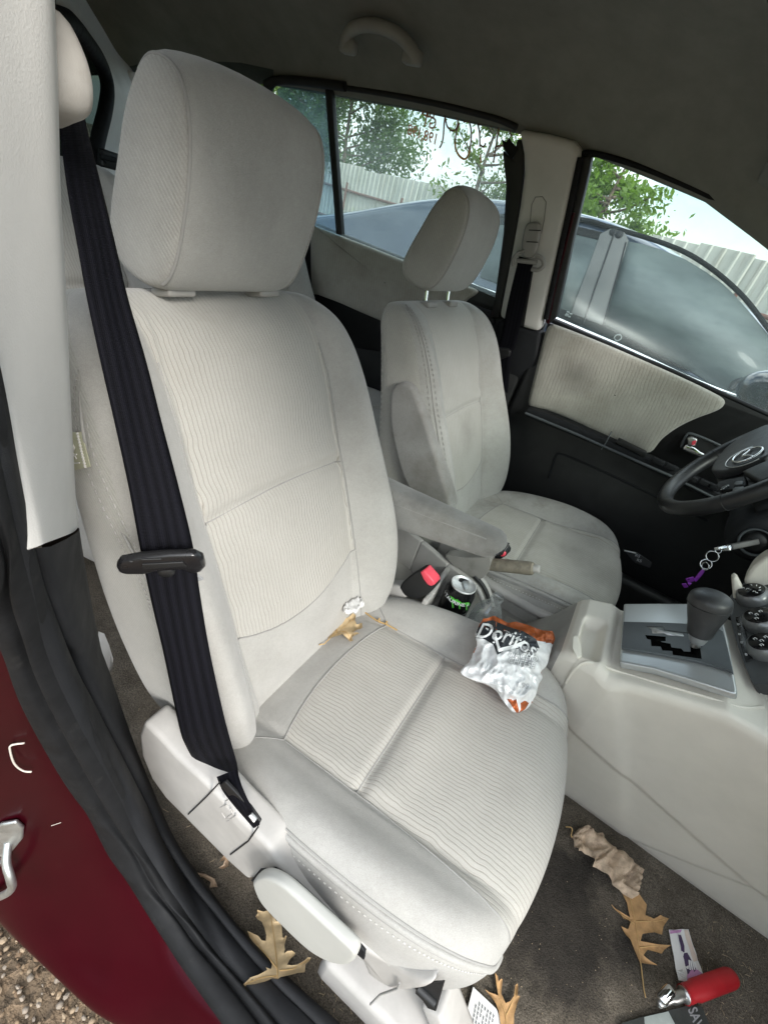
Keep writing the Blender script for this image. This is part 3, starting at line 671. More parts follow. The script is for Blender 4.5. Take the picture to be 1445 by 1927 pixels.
for i in range(n):
    _last[0] = None if i == 0 else _last[0]; a, b = c4b[i], c5[i]; d = facing(nrm(np.cross(b-a, c4b[min(n-1, i+1)]-c4b[max(0, i-1)])), a)
    rows.append([a-d*.006, a, a+(b-a)*.10+d*.006, a+(b-a)*.4+d*.007, a+(b-a)*.75+d*.006, a+(b-a)*.93+d*.003, b, b-d*.008+(b-a)*.02, b-d*.03+A(-.02, .004, -.02)])
grid(mb, rows); build('lower_pillar_trim', mb, M['blk2'], body)
mb = MB(); rows = []
for i in range(n):
    _last[0] = None if i == 0 else _last[0]; a, b = c3[i], c4[i]; d = facing(nrm(np.cross(b-a, c4[min(n-1, i+1)]-c4[max(0, i-1)])), a)
    rows.append([a-d*.010, a-d*.003, a+(b-a)*.10+d*.001, a+(b-a)*.5+d*.002, a+(b-a)*.85+d*.002, b-d*.003, b-d*.012])
grid(mb, rows); build('scuff_plate', mb, M['blk2'], body)
mb = MB(); rows = []
for i in range(n):
    _last[0] = None if i == 0 else _last[0]; a, b = c1[i], c3[i]; t = c3[min(n-1, i+1)]-c3[max(0, i-1)]; d = facing(nrm(np.cross(b-a, t)), a)
    w = b-a
    rows.append([a-d*.006, a+d*.004, a+w*.12+d*.011, a+w*.32+d*.014, a+w*.55+d*.012, a+w*.64+d*.004, a+w*.70+d*.006, a+w*.82+d*.010, a+w*.93+d*.007, b-d*.002, b-d*.012])
grid(mb, [cat_spline(r, 34) for r in rows]); build('door_seal', mb, M['rubber'], body)
# painted aperture flange and rocker, rolling out and under
mb = MB(); rows = []
O0 = [A(-.42, -.80, .75), A(-.36, -.815, .55), A(-.32, -.83, .40), A(-.28, -.838, .25), A(-.20, -.842, .10), A(-.09, -.842, -.02), A(.05, -.842, -.02), A(.5, -.842, -.02)]
O0 = [A(-.28, -.79, 1.1), A(-.28, -.80, .85), A(-.27, -.805, .66), A(-.26, -.81, .48), A(-.22, -.815, .31), U(-120, 1560, z=.20), U(-60, 1660, z=.06), U(20, 1752, z=-.03), U(150, 1872, z=-.03), U(330, 2010, z=-.03), A(.7, -.81, -.03), A(1.1, -.81, -.03)]
O0 = [p if p[1] > -.87 else A(p[0], -.87, p[2]) for p in O0]
co = cat_spline(O0, n)
for i in range(n):
    _last[0] = None if i == 0 else _last[0]; a, b = c1[i], co[i]; t = co[min(n-1, i+1)]-co[max(0, i-1)]; d = facing(nrm(np.cross(b-a, t)), a)
    w = b-a
    rows.append([a-d*.004, a+w*.1, a+w*.3+d*.002, a+w*.55+d*.006, a+w*.78+d*.012, a+w*.92+d*.010, b, b-d*.02+w*.03, b-d*.06+w*.02, b+A(0, .01, -.14)])
grid(mb, [cat_spline(r, 40) for r in rows]); rkr = build('rocker_panel', mb, M['maroon'], body)
# door striker bolted to the painted pillar
mb = MB(); sp_ = lambda px, py: U(px, py, y=-.776)
def onp(px, py, lift=0.):
    """point on the painted flange under a pixel"""
    k = int(np.argmin(abs(c1[:, 2]-.36))); a0 = A(*c1[k]); a1 = A(*co[k]); t0 = A(*c1[k+6])-A(*c1[k-6]); nn = nrm(np.cross(a1-a0, t0)); nn = nn if nn[2] > 0 else -nn
    return L(px, py, nn, a0*.55+a1*.45+nn*.006)+nn*lift
plate = [onp(*p) for p in [(-30, 1568), (5, 1545), (34, 1540), (48, 1552), (46, 1572), (30, 1592), (12, 1610), (10, 1640), (-10, 1680), (-40, 1690)]]
nn = nrm(np.cross(plate[3]-plate[0], plate[6]-plate[0])); nn = nn if nn@(CAM-plate[0]) > 0 else -nn
slab(mb, plate, nn, .005, .002); stk = build('door_striker', mb, M['zinc'], body)
mb = MB(); tube(mb, cat_spline([onp(18, 1580, .003), onp(28, 1588, .020), onp(44, 1598, .032), onp(48, 1612, .034), onp(36, 1628, .032), onp(0, 1652, .028), onp(-40, 1690, .026)], 40), .0052, 12); build('striker_loop', mb, M['zinc'], stk)
mb = MB(); lathe(mb, [(.0, .006), (.006, .006), (.007, .004), (.007, 0)], onp(2, 1612, .004), nn, 20); build('striker_bolt', mb, M['steel'], stk)
mb = MB(); tube(mb, cat_spline([onp(48, 1395, .002), onp(24, 1399, .002), onp(22, 1410, .002), onp(30, 1434, .002), onp(46, 1447, .002), onp(62, 1449, .002)], 24), .0011, 6)
tube(mb, [onp(106, 1659, .002), onp(120, 1651, .002), onp(137, 1641, .002)], .0007, 5)
for a, b in (((98, 1552), (116, 1546)), ((112, 1616), (117, 1613)), ((78, 1628), (90, 1620)), ((70, 1668), (80, 1661))): tube(mb, [onp(*a, .0012), onp(*b, .0012)], .0004, 5)
join(rkr, mb, plain('bare_primer', (.55, .50, .44), .6))
# far quarter behind the passenger: rear door window, seal, pillar trim
mb = MB()
def RW(px, py, off=0.): return U(px, py, y=-.60+off)
def Xw(px, py, x): return U(px, py, x=x)
qw = [Xw(96, 30, -1.0), Xw(130, 40, -1.12), Xw(158, 72, -1.25), Xw(182, 105, -1.38), Xw(198, 140, -1.46), Xw(203, 172, -1.46), Xw(198, 210, -1.42), Xw(188, 250, -1.38), Xw(180, 290, -1.34), Xw(176, 330, -1.32)]
tube(mb, cat_spline(qw, 60), .020, 10); build('rear_window_seal', mb, M['rubber'], body)
mb = MB(); cq = cat_spline(qw, 60); grid(mb, [[p+A(.0, -.42, -.02) for p in cq], [p+A(0, -.2, 0) for p in cq], [p-A(.01, 0, 0) for p in cq]]); build('rear_side_window', mb, glass('dim_rear_glass', (.10, .13, .125), .10, (.18, .24, .22)), body)
mb = MB(); q2 = [Xw(140, -40, -1.1), Xw(165, 5, -1.3), Xw(195, 55, -1.5), Xw(222, 100, -1.7), Xw(252, 135, -1.8), Xw(300, 200, -1.9), Xw(290, 260, -1.9), Xw(260, 310, -1.85), Xw(250, 345, -1.8), Xw(250, 380, -1.8)]
cb = cat_spline(q2, 60); mid = (cq*.45+cb*.55)+A(-.02, 0, 0); grid(mb, [cat_spline([cq[i]-A(.015, 0, 0), cq[i]*.8+cb[i]*.2+A(0, .0, .0), mid[i], cb[i]], 14) for i in range(60)]); build('quarter_trim', mb, M['pillar'], body)
mb = MB(); slab(mb, [Xw(*p, -1.30) for p in [(184, 276), (216, 287), (214, 319), (181, 310)]], (1, 0, 0), .03, .006); build('belt_anchor', mb, M['black'], body)
mb = MB(); tube(mb, [Xw(192, 283, -1.265), Xw(194, 300, -1.265), Xw(200, 306, -1.265)], .004, 8); box(mb, Xw(205, 298, -1.265), (.01, .05, .014), None, .003); build('anchor_slot', mb, M['blk2'], body)
mb = MB(); box(mb, Xw(256, 147, -1.75), (.02, .06, .03), None, .008); build('rear_hook', mb, M['pillar'], body)
# unseen but real: rear hatch, passenger flank, cowl
mb = MB(); box(mb, (-2.25, 0, .35), (.05, 1.36, 1.0), None, .01); box(mb, (-1.45, -.72, .42), (1.7, .05, .85), None, .01); box(mb, (-1.3, .735, .42), (.5, .05, .85), None, .01); build('rear_panels', mb, M['blk2'], body)
mb = MB(); box(mb, (-2.24, 0, 1.0), (.012, 1.3, .42), None, 0); grid(mb, [[A(x, -.66+.1*(z-.85)/.35, z) for x in (-2.2, -1.6)] for z in (.84, 1.2)]); grid(mb, [[A(x, .69-.1*(z-.85)/.35, z) for x in (-2.2, -1.08)] for z in (.84, 1.24)]); build('tailgate_glass', mb, glass('deep_tinted_glass', (.42, .47, .46), .05), body)
mb = MB(); slab(mb, [A(.60, -.60, 1.06), A(.62, .58, 1.06), A(1.25, .66, .77), A(1.25, -.66, .77)], (.4, 0, .9), .005, 0); build('windscreen', mb, glass('windscreen_glass', (.66, .70, .68), .05, (.5, .5, .48)), body)
mb = MB(); slab(mb, [Z(186, 1188, .16), Z(197, 1192, .16), Z(206, 1214, .14), Z(214, 1240, .12), Z(213, 1254, .10), Z(198, 1272, .09), Z(180, 1280, .09)], (0, -.2, -1), .01, .004); build('floor_bracket', mb, M['trimgrey'], body)

# floor (setting)
mb = MB(); xs = np.linspace(-2.2, 1.5, 120); ys = np.linspace(-.70, .72, 60)
def flz(x, y):
    z = .004*n3((x, y, 0), 5)+.003*n3((x, y, 0), 17)
    z += .30*max(0, x-1.15)**1.3*1.3
    z += .05*max(0, (-.60-y)/.08)**2*(x < 1.2)*.4
    if -.55 < x < -.2: z += .02*math.exp(-((x+.36)/.07)**2)
    return z
grid(mb, [[A(x, y, flz(x, y)) for y in ys] for x in xs]); fl = build('floor', mb, M['carpet']); tag(fl, 'stained grey brown carpet on the car floor', 'floor', kind='structure')

# ------------------------------------------------------------------ driver side: pillar, doors, windows on the leaning side plane
DN = A(0, 1, .227); DPt = A(0, .70, .78)
def D(px, py, off=0.):  # off > 0 is toward the cabin
    return L(px, py, DN, DPt-nrm(DN)*off)
inn = -nrm(DN); out_ = nrm(DN)
mb = MB(); slab(mb, [D(*p, .022) for p in [(974, 244), (1030, 253), (1078, 266), (1092, 284), (1080, 330), (1062, 420), (1042, 510), (1026, 575), (1014, 626), (988, 619), (960, 608), (938, 598), (948, 545), (962, 470), (976, 390), (984, 330), (983, 290)]], out_, .05, .018, seg=4)
pt = build('pillar_trim', mb, M['pillar'], body)
mb = MB(); tube(mb, [D(*p, .0225) for p in [(997, 420), (1000, 385), (1007, 371), (1020, 370), (1027, 380), (1024, 412), (1018, 440)]], .0013, 6); build('adjuster_groove', mb, M['seam'], pt)
mb = MB(); slab(mb, [D(*p, .0235) for p in [(997, 505), (1003, 510), (985, 615), (968, 612)]], out_, .008, .002); build('belt_slot', mb, M['black'], pt)
mb = MB(); slab(mb, [D(*p, .02) for p in [(936, 602), (1016, 629), (1000, 760), (985, 900), (900, 900), (915, 700)]], out_, .05, .012); build('lower_pillar_trim', mb, M['blk2'], body)
# front door
fd = thing('front_door', 'driver front door of dark plastic with a ribbed cream cloth insert, behind the steering wheel', 'car door', (.5, .72, 0))
def strip(mb, pts, off, r, n=60, flat=None, closed=False): tube(mb, cat_spline([D(*p, off) for p in pts], n, closed), r, 8, closed, flat=flat)
FW = [(1112, 290), (1200, 318), (1330, 374), (1395, 415), (1448, 462), (1580, 590), (1800, 830), (1800, 960), (1447, 776), (1250, 690), (1046, 597), (1075, 450)]
mb = MB(); slab(mb, [D(*p, -.012) for p in FW], out_, .004, 0); build('window_glass', mb, M['glassf'], fd)
mb = MB(); slab(mb, [D(*p, .010) for p in [(1090, 296), (1113, 289), (1108, 320), (1080, 440), (1046, 598), (1030, 612), (1024, 606), (1050, 500), (1075, 390)]], out_, .03, .006); build('window_frame', mb, M['black'], fd)
mb = MB(); strip(mb, [(1092, 296), (1073, 385), (1050, 490), (1027, 600)], .016, .008); strip(mb, [(1088, 296), (1110, 288), (1200, 312), (1330, 366), (1395, 406), (1448, 453), (1580, 582)], -.002, .0065); build('door_weatherstrip', mb, M['rubber'], fd)
mb = MB(); strip(mb, [(1079, 400), (1064, 460), (1046, 530), (1030, 608)], .013, .0042); strip(mb, [(1300, 349), (1395, 404), (1450, 452)], -.004, .004); build('painted_edge', mb, M['maroon'], fd)
# door inner panel
mb = MB(); box(mb, (.55, .725, .40), (1.14, .05, .80), None, .015); slab(mb, [U(px, py, y=.70) for px, py in [(1028, 606), (1250, 692), (1450, 780), (1800, 945), (1800, 1100), (1300, 900), (1000, 770)]], (0, 1, 0), .03, .01); build('door_panel', mb, M['black'], fd)
mb = MB(); tube(mb, lin([U(px, py, y=.706) for px, py in [(1040, 604), (1250, 692), (1448, 782), (1700, 900)]], 30), .008, 8, flat=(1, .8)); build('belt_moulding', mb, M['blk2'], fd)
ins = [(1036, 612), (1050, 613), (1120, 640), (1200, 674), (1290, 714), (1345, 741), (1362, 753), (1360, 764), (1345, 774), (1310, 787), (1275, 804), (1245, 826), (1222, 851), (1190, 843), (1140, 823), (1080, 792), (1030, 772), (1004, 766), (994, 758), (1000, 728), (1014, 672), (1026, 626)]
def puffed(mb, pts2, y, puff, depth, uvs=True, amp=1):
    ol = cat_spline([U(px, py, y=y) for px, py in pts2], 90, True); c = ol.mean(0); rows = []; uv = []
    for s_, h in ((1., -depth), (1.0, 0), (.985, puff*.55), (.95, puff*.85), (.85, puff), (.65, puff*1.05), (.4, puff*1.05), (.15, puff*1.05), (.01, puff*1.05)):
        r = [c+(p-c)*s_-A(0, h, 0) for p in ol]; rows.append(r); uv.append([(p[0], p[2]) for p in r])
    rows2 = [r+[r[0]] for r in rows]; uv2 = [r+[r[0]] for r in uv]
    grid(mb, rows2, False, 0, True, uv2)
def door_cloth():
    m = M['doorfab']; nt = m.node_tree; b = nt.nodes['Principled BSDF']
    uvn = nt.nodes.new('ShaderNodeUVMap'); sx = nt.nodes.new('ShaderNodeSeparateXYZ'); nt.links.new(uvn.outputs[0], sx.inputs[0])
    mp = N(nt, 'ShaderNodeMapping'); mp.inputs['Scale'].default_value = (12, 9, 1); nt.links.new(uvn.outputs[0], mp.inputs[0])
    uu = math_(nt, 'ADD', sx.outputs[0], math_(nt, 'MULTIPLY', math_(nt, 'SUBTRACT', noise_tex(nt, mp.outputs[0], 1., 1), .5), .022))
    uu = math_(nt, 'ADD', uu, math_(nt, 'MULTIPLY', sx.outputs[1], .12))
    fr = math_(nt, 'FRACT', math_(nt, 'DIVIDE', math_(nt, 'ADD', uu, 10.), .0092)); tri = math_(nt, 'MULTIPLY', math_(nt, 'ABSOLUTE', math_(nt, 'SUBTRACT', fr, .5)), 5., clamp=True)
    old = b.inputs['Base Color'].links[0].from_socket
    c_ = mix(nt, .36, old, ramp(nt, tri, [(0, (.62, .6, .56)), (.7, (1, 1, 1))]), 'MULTIPLY')
    vd = nt.nodes.new('ShaderNodeVectorMath'); vd.operation = 'DISTANCE'; mp3 = N(nt, 'ShaderNodeMapping'); mp3.inputs['Scale'].default_value = (1, 1.3, 0); mp3.inputs['Rotation'].default_value = (0, 0, -.5)
    nt.links.new(uvn.outputs[0], mp3.inputs[0]); nt.links.new(mp3.outputs[0], vd.inputs[0])
    p = A(.135, .715, 0)*A(1, 1.3, 0); ca, sa = math.cos(-.5), math.sin(-.5); vd.inputs[1].default_value = (p[0]*ca-p[1]*sa, p[0]*sa+p[1]*ca, 0)
    st = ramp(nt, math_(nt, 'ADD', vd.outputs['Value'], math_(nt, 'MULTIPLY', math_(nt, 'SUBTRACT', noise_tex(nt, mp.outputs[0], 1.6, 4), .5), .06)), [(.01, (.62,)*3), (.085, (0, 0, 0))])
    c_ = mix(nt, st, c_, (.10, .098, .085)); nt.links.new(c_, b.inputs['Base Color'])
    bump(nt, b, tri, .35, .0012)
door_cloth()
mb = MB(); puffed(mb, ins, .695, .014, .004); build('cloth_insert', mb, M['doorfab'], fd, True)
def E_(px, py, y, z=None): return U(px, py, y=y)
mb = MB(); slab(mb, [U(px, py, y=.64) for px, py in [(990, 768), (1020, 776), (1075, 798), (1140, 826), (1260, 882), (1330, 915), (1460, 985), (1460, 1000), (1300, 925), (1140, 846), (1000, 790), (988, 785)]], (0, 1, 0), .06, .006); build('armrest_ledge', mb, M['blk2'], fd)
mb = MB(); tube(mb, lin([U(px, py, y=.636) for px, py in [(988, 777), (1080, 815), (1140, 842), (1260, 895), (1320, 925), (1450, 992)]], 40), .004, 8); tube(mb, [U(1131, 846, y=.637), U(1140, 832, y=.637), U(1150, 812, y=.66)], .002, 6); build('ledge_trim', mb, M['slate'], fd)
mb = MB(); slab(mb, [U(px, py, y=.636) for px, py in [(1157, 833), (1163, 826), (1216, 852), (1212, 861)]], (0, 1, 0), .02, .002); build('ledge_slot', mb, M['black'], fd)
for (px, py) in ((1237, 868), (1262, 879), (1298, 899), (1326, 909), (1342, 916)):
    mb = MB(); box(mb, U(px, py, y=.634), (.034, .012, .016), frame(U(px+20, py+9, y=.63)-U(px, py, y=.63), (0, 1, 0)), .003); build('window_switch', mb, M['blk2'], fd)
mb = MB(); slab(mb, [U(px, py, y=.692) for px, py in [(1278, 838), (1290, 818), (1302, 815), (1345, 834), (1400, 862), (1400, 890), (1345, 868), (1300, 858)]], (0, 1, 0), .01, .002); hh = build('handle_recess', mb, M['black'], fd)
mb = MB(); tube(mb, cat_spline([U(px, py, y=.686) for px, py in [(1281, 842), (1289, 822), (1300, 816), (1345, 834), (1395, 860)]], 30), .0035, 8); build('recess_rim', mb, M['slate'], hh)
mb = MB(); slab(mb, [U(px, py, y=.672) for px, py in [(1283, 846), (1290, 836), (1306, 842), (1316, 850), (1345, 865), (1342, 872), (1310, 858), (1296, 852)]], (0, 1, 0), .014, .004); build('inner_handle', mb, M['chrome'], fd)
mb = MB(); slab(mb, [U(px, py, y=.674) for px, py in [(1292, 825), (1300, 821), (1312, 827), (1308, 840), (1294, 837)]], (0, 1, 0), .014, .004); lk = build('lock_button', mb, M['steel'], fd)
mb = MB(); slab(mb, [U(px, py, y=.673) for px, py in [(1302, 830), (1310, 829), (1306, 838), (1300, 837)]], (0, 1, 0), .002, .0005); build('red_mark', mb, M['redbtn'], lk)
mb = MB(); tube(mb, cat_spline([U(px, py, y=.70) for px, py in [(1032, 900), (1038, 880), (1046, 858), (1058, 855), (1110, 876), (1180, 908), (1260, 948), (1330, 980)]], 50), .004, 8); build('pocket_edge', mb, M['blk2'], fd)
mb = MB(); box(mb, (.52, .66, .12), (.7, .05, .16), None, .02); build('door_pocket', mb, M['black'], fd)
mb = MB(); rows = []; c0 = U(1452, 742, y=.86)
for th in np.linspace(0, math.pi, 14): rows.append([c0+A(.09*math.cos(th), .075*math.sin(th)*math.cos(q), .062*math.sin(th)*math.sin(q)) for q in np.linspace(0, 2*math.pi, 24, endpoint=False)])
grid(mb, rows, True); build('door_mirror', mb, plain('dark_mirror_shell', (.02, .022, .025), .15, coat=.6), fd)
mb = MB()
for q in (0, 1): slab(mb, [U(px+q*4, py+q*3, y=.62-.006*q) for px, py in [(1172, 1034), (1198, 1040), (1222, 1056), (1218, 1066), (1190, 1056)]], (0, 1, 0), .002, .0004)
pk = thing('folded_leaflet', 'dark leaflet with white print poking out of the driver door pocket', 'leaflet', U(1197, 1050, y=.62))
build('cover', mb, plain('dark_leaflet_paper', (.05, .05, .052), .5), pk)
mb = MB(); tube(mb, [U(1174, 1036, y=.612), U(1196, 1041, y=.612)], .002, 6)
for k, s_ in enumerate(('RS', 'RS')):
    vs, fs = text2d(s_, .017); o_ = U(1203+k*3-4, 1049+k*9-3, y=.611); ex = nrm(U(1225, 1056, y=.611)-U(1200, 1048, y=.611)); ez = nrm(np.cross(ex, A(0, 1, 0))); ez = ez if ez[2] > 0 else -ez
    mb.add([o_+ex*v[0]*.8+ez*v[1]*.8 for v in vs], fs, 0, False)
build('printed_letters', mb, M['white'], pk)
# rear (sliding) door
rd = thing('rear_door', 'rear side door with cream cloth panel and marker writing on its window, behind the driver seat', 'car door', (-.6, .72, 0))
RWIN = [(528, 172), (534, 166), (615, 173), (690, 183), (760, 196), (830, 210), (890, 225), (940, 238), (966, 247), (973, 262), (966, 330), (950, 430), (932, 553), (900, 540), (760, 488), (643, 441), (592, 420), (540, 398)]
mb = MB(); slab(mb, [D(*p, -.012) for p in [(619, 170), (690, 180), (760, 193), (890, 222), (966, 243), (976, 262), (966, 330), (950, 430), (932, 560), (900, 546), (760, 494), (640, 446)]], out_, .004, 0); rg = build('window_glass', mb, M['glassr'], rd)
mb = MB(); slab(mb, [D(*p, -.010) for p in [(522, 168), (532, 162), (619, 170), (640, 446), (592, 425), (540, 404)]], out_, .004, 0); build('quarter_glass', mb, M['glassq'], rd)
mb = MB(); strip(mb, [(506, 180), (516, 158), (540, 154), (615, 161), (690, 171), (760, 183), (830, 197), (890, 212), (940, 226), (972, 240)], .000, .0075); strip(mb, [(506, 176), (520, 230), (540, 300)], .004, .014)
strip(mb, [(500, 160), (520, 152), (560, 152), (650, 163)], .012, .012)
slab(mb, [D(*p, .012) for p in [(944, 283), (952, 290), (964, 300), (972, 262), (980, 262), (986, 300), (982, 350), (968, 450), (948, 545), (938, 600), (922, 598), (931, 553), (946, 440), (951, 350)]], out_, .03, .006); build('window_frame', mb, M['black'], rd)
mb = MB(); slab(mb, [D(*p, .016) for p in [(943, 262), (951, 268), (957, 260), (962, 268), (974, 280), (962, 300), (948, 282)]], out_, .008, .002); build('torn_seal', mb, M['rubber'], rd)
mb = MB(); slab(mb, [D(*p, .006) for p in [(611, 168), (623, 170), (643, 443), (632, 440)]], out_, .02, .003); build('window_divider', mb, M['black'], rd)
mb = MB(); box(mb, (-.6, .735, .40), (1.16, .05, .86), None, .015); slab(mb, [U(px, py, y=.71) for px, py in [(575, 412), (760, 485), (940, 555), (935, 700), (560, 640)]], (0, 1, 0), .02, .006); build('door_panel', mb, M['black'], rd)
mb = MB(); puffed(mb, [(587, 424), (592, 424), (640, 443), (700, 466), (760, 490), (820, 514), (880, 538), (897, 546), (896, 553), (880, 564), (866, 577), (840, 590), (780, 618), (735, 610), (690, 592), (640, 570), (600, 555), (590, 549), (586, 500)], .70, .016, .004); build('cloth_insert', mb, M['doorfab'], rd, True)
mb = MB(); tube(mb, lin([U(px, py, y=.712) for px, py in [(560, 408), (640, 441), (760, 489), (935, 556)]], 30), .006, 8); build('belt_moulding', mb, M['blk2'], rd)
mb = MB(); slab(mb, [U(px, py, y=.69) for px, py in [(866, 580), (884, 572), (925, 586), (930, 610), (905, 612)]], (0, 1, 0), .02, .006); hh = build('handle_recess', mb, M['blk2'], rd)
mb = MB(); box(mb, U(893, 594, y=.68), (.055, .016, .03), frame(U(915, 602, y=.68)-U(890, 593, y=.68), (0, 1, 0)), .007); build('inner_handle', mb, M['blk2'], hh)
mb = MB(); box(mb, U(905, 598, y=.672), (.012, .008, .026), frame(U(915, 602, y=.68)-U(890, 593, y=.68), (0, 1, 0)), .002); build('red_lock_mark', mb, M['redbtn'], hh)
# marker writing on the outside of the rear glass (reads backwards from in here)
mk, mky = MB(), MB(); of = -.0185
def stroke(m_, pts, r=.0022): tube(m_, cat_spline([D(520+x/3.0104, 150+y/3.01, of) for x, y in pts], max(12, 5*len(pts))), r, 6, flat=(1, 1))
stroke(mk, [(957, 196), (950, 250), (945, 320), (937, 360), (924, 386)]); stroke(mk, [(957, 215), (968, 265), (1000, 290), (1022, 268), (1026, 230), (1015, 200), (995, 188)])
stroke(mk, [(1060, 240), (1085, 235), (1100, 270), (1103, 330), (1095, 400)]); stroke(mk, [(1038, 245), (1020, 290), (1012, 350)]); stroke(mky, [(1012, 340), (1015, 390), (1035, 430), (1065, 450), (1085, 430), (1097, 390)], .0027)
stroke(mk, [(1225, 262), (1180, 248), (1145, 250), (1143, 262), (1150, 300), (1152, 380)]); stroke(mk, [(1152, 368), (1172, 380), (1185, 360)]); stroke(mky, [(1155, 420), (1158, 470)])
stroke(mk, [(1260, 270), (1250, 330), (1240, 400), (1228, 470)]); stroke(mk, [(1236, 385), (1270, 372), (1296, 380)]); stroke(mk, [(1318, 262), (1322, 300), (1335, 320)])
build('marker_writing', mk, M['ink'], rg); build('yellow_marker_writing', mky, M['inky'], rg)
mb = MB(); ex = nrm(D(830, 270, of)-D(790, 258, of)); ez = nrm(np.cross(ex, out_)); ez = ez if ez[2] > 0 else -ez
for s_, px, py, sz in (('BM', 806, 210, .036), ('GT', 808, 231, .036), ('198,198', 795, 254, .034)):
    vs, fs = text2d(s_, sz, .0006); o_ = D(px, py, of-.0005); mb.add([o_-ex*v[0]*.95+ez*(v[1]+.04*v[0]) for v in vs], fs, 0, False)
build('marker_lettering', mb, M['ink'], rg)

# ------------------------------------------------------------------ centre console
con = thing('center_console', 'beige centre console with silver shifter plate and grey cup holder bay between the front seats', 'console', (.55, -.03, 0))
def zt(x): return -.011*(.47 < x < .72)*min(1, (x-.47)/.02)*min(1, (.72-x)/.03)+float(np.interp(x, [.30, .345, .385, .405, .418, .43, .46, .5, .57, .635, .67, .72, .80, .95, 1.3], [.262, .272, .335, .385, .414, .426, .437, .450, .490, .524, .528, .532, .536, .54, .55]))
def yn(x): return float(np.interp(x, [.30, .38, .42, .5, .64, .8, 1.0, 1.3], [-.075, -.092, -.118, -.148, -.172, -.19, -.205, -.21]))
def yf(x): return float(np.interp(x, [.30, .42, .5, .62, .8, 1.3], [.085, .07, .075, .098, .13, .16]))
def sbox(v, a, b, s): return 1/(1+math.exp(-(v-a)/s))*1/(1+math.exp((v-b)/s))
CR1 = [U(px, py, y=-.10)[[0, 2]] for px, py in ((1192, 1611), (1460, 1676))]; CR2 = [U(px, py, y=-.11)[[0, 2]] for px, py in ((1215, 1492), (1460, 1708))]
def sd_(x, z, c):
    d = c[1]-c[0]; d = d/np.linalg.norm(d); return float((x-c[0][0])*d[1]-(z-c[0][1])*d[0])
def csec(x, lower=False):
    z, a, b = zt(x), yn(x), yf(x); P = []
    base = -.055-.02*max(0, x-.6)
    for t in np.linspace(0, 1, 70)[:-1]:
        y = base+(a-base)*(t**.8); dl = ((x-.52)*.30+((z-.012)*t-.41)*.16)/.34; P.append(A(x+.05*(1-t)*max(0, min(1, (.75-x)/.3)), y+.0045*math.tanh(dl/.014)*(x > .44)*min(1, t*3)+.0022*math.tanh(sd_(x, (z-.012)*t, CR1)/.003)+.0026*math.tanh(sd_(x, (z-.012)*t, CR2)/.003), (z-.012)*t))
    P += [A(x, a+.001, z-.006), A(x, a+.005, z-.001)]
    for y in np.linspace(a+.010, b-.008, 46):
        d = .024*sbox(y, -.120, -.004, .0028)*sbox(x, .434, .468, .0022) if x > .40 else 0
        P.append(A(x, y, z-d))
    P += [A(x, b-.002, z-.003), A(x, b, z-.012)]
    for t in np.linspace(1, 0, 8)[1:]: P.append(A(x, b, (z-.02)*t))
    return P
rows = con_rows = [csec(x) for x in np.r_[np.linspace(.30, .40, 16), np.linspace(.403, .50, 60), np.linspace(.504, .9, 120), np.linspace(.91, 1.3, 30)]]
mb = MB(); ml = []
for i in range(len(rows)-1):
    xm = rows[i][75][0]
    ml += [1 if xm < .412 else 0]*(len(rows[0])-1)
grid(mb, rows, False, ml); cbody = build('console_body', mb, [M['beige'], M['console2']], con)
CON_T = BVHTree.FromPolygons([tuple(p) for r in con_rows for p in r], [(i*len(con_rows[0])+j, i*len(con_rows[0])+j+1, (i+1)*len(con_rows[0])+j+1, (i+1)*len(con_rows[0])+j) for i in range(len(con_rows)-1) for j in range(len(con_rows[0])-1)])
def oncon(px, py):
    d = nrm(ray(px, py)); h = CON_T.ray_cast(Vector(CAM), Vector(d)); return A(*h[0]) if h[0] is not None else U(px, py, y=-.14)
mb = MB(); tube(mb, cat_spline([oncon(*p) for p in [(1064, 1284), (1082, 1258), (1108, 1246), (1165, 1264), (1250, 1289), (1330, 1312), (1395, 1331), (1436, 1330)]], 60), .0026, 8); join(cbody, mb, M['beige'])
PLn = np.cross(A(.635, -.154, .53)-A(.5, -.126, .452), A(.492, .053, .452)-A(.5, -.126, .452)); PLn = nrm(PLn); PLn = PLn if PLn[2] > 0 else -PLn
def PL(px, py, off=0.): return L(px, py, PLn, A(.5, -.126, .459)+PLn*off)
def Z4(x, y): return 1145+x/4.817, 1080+y/4.817
mb = MB(); slab(mb, [PL(*Z4(*p), -.012) for p in [(138, 320), (450, 318), (760, 322), (930, 345), (1022, 420), (1075, 640), (1160, 1120), (1155, 1148), (1100, 1138), (700, 1008), (400, 915), (105, 858), (100, 835)]], PLn, .014, .004, seg=3)
pl = build('shifter_plate', mb, M['alum'], con)
mb = MB(); slab(mb, [PL(*Z4(*p), .0035) for p in [(132, 449), (450, 456), (755, 470), (950, 492), (1036, 540), (1080, 700), (1128, 920), (1078, 886), (800, 808), (450, 738), (115, 684)]], PLn, .0045, .001); sg_ = build('gate_panel', mb, M['slate'], pl)
mb = MB(); slab(mb, [PL(*Z4(*p), .0076) for p in [(330, 557), (515, 573), (515, 610), (470, 612), (480, 622), (558, 636), (565, 670), (655, 680), (680, 707), (740, 710), (740, 650), (825, 660), (840, 772), (580, 735), (575, 700), (485, 695), (470, 660), (385, 655), (380, 600), (345, 590)]], PLn, .0008, 0)
slab(mb, [PL(*Z4(*p), .0076) for p in [(890, 570), (925, 575), (925, 600), (890, 595)]], PLn, .0008, 0); build('shift_gate', mb, plain('gate_black', (.003, .003, .003), .9, spec=.0), pl)
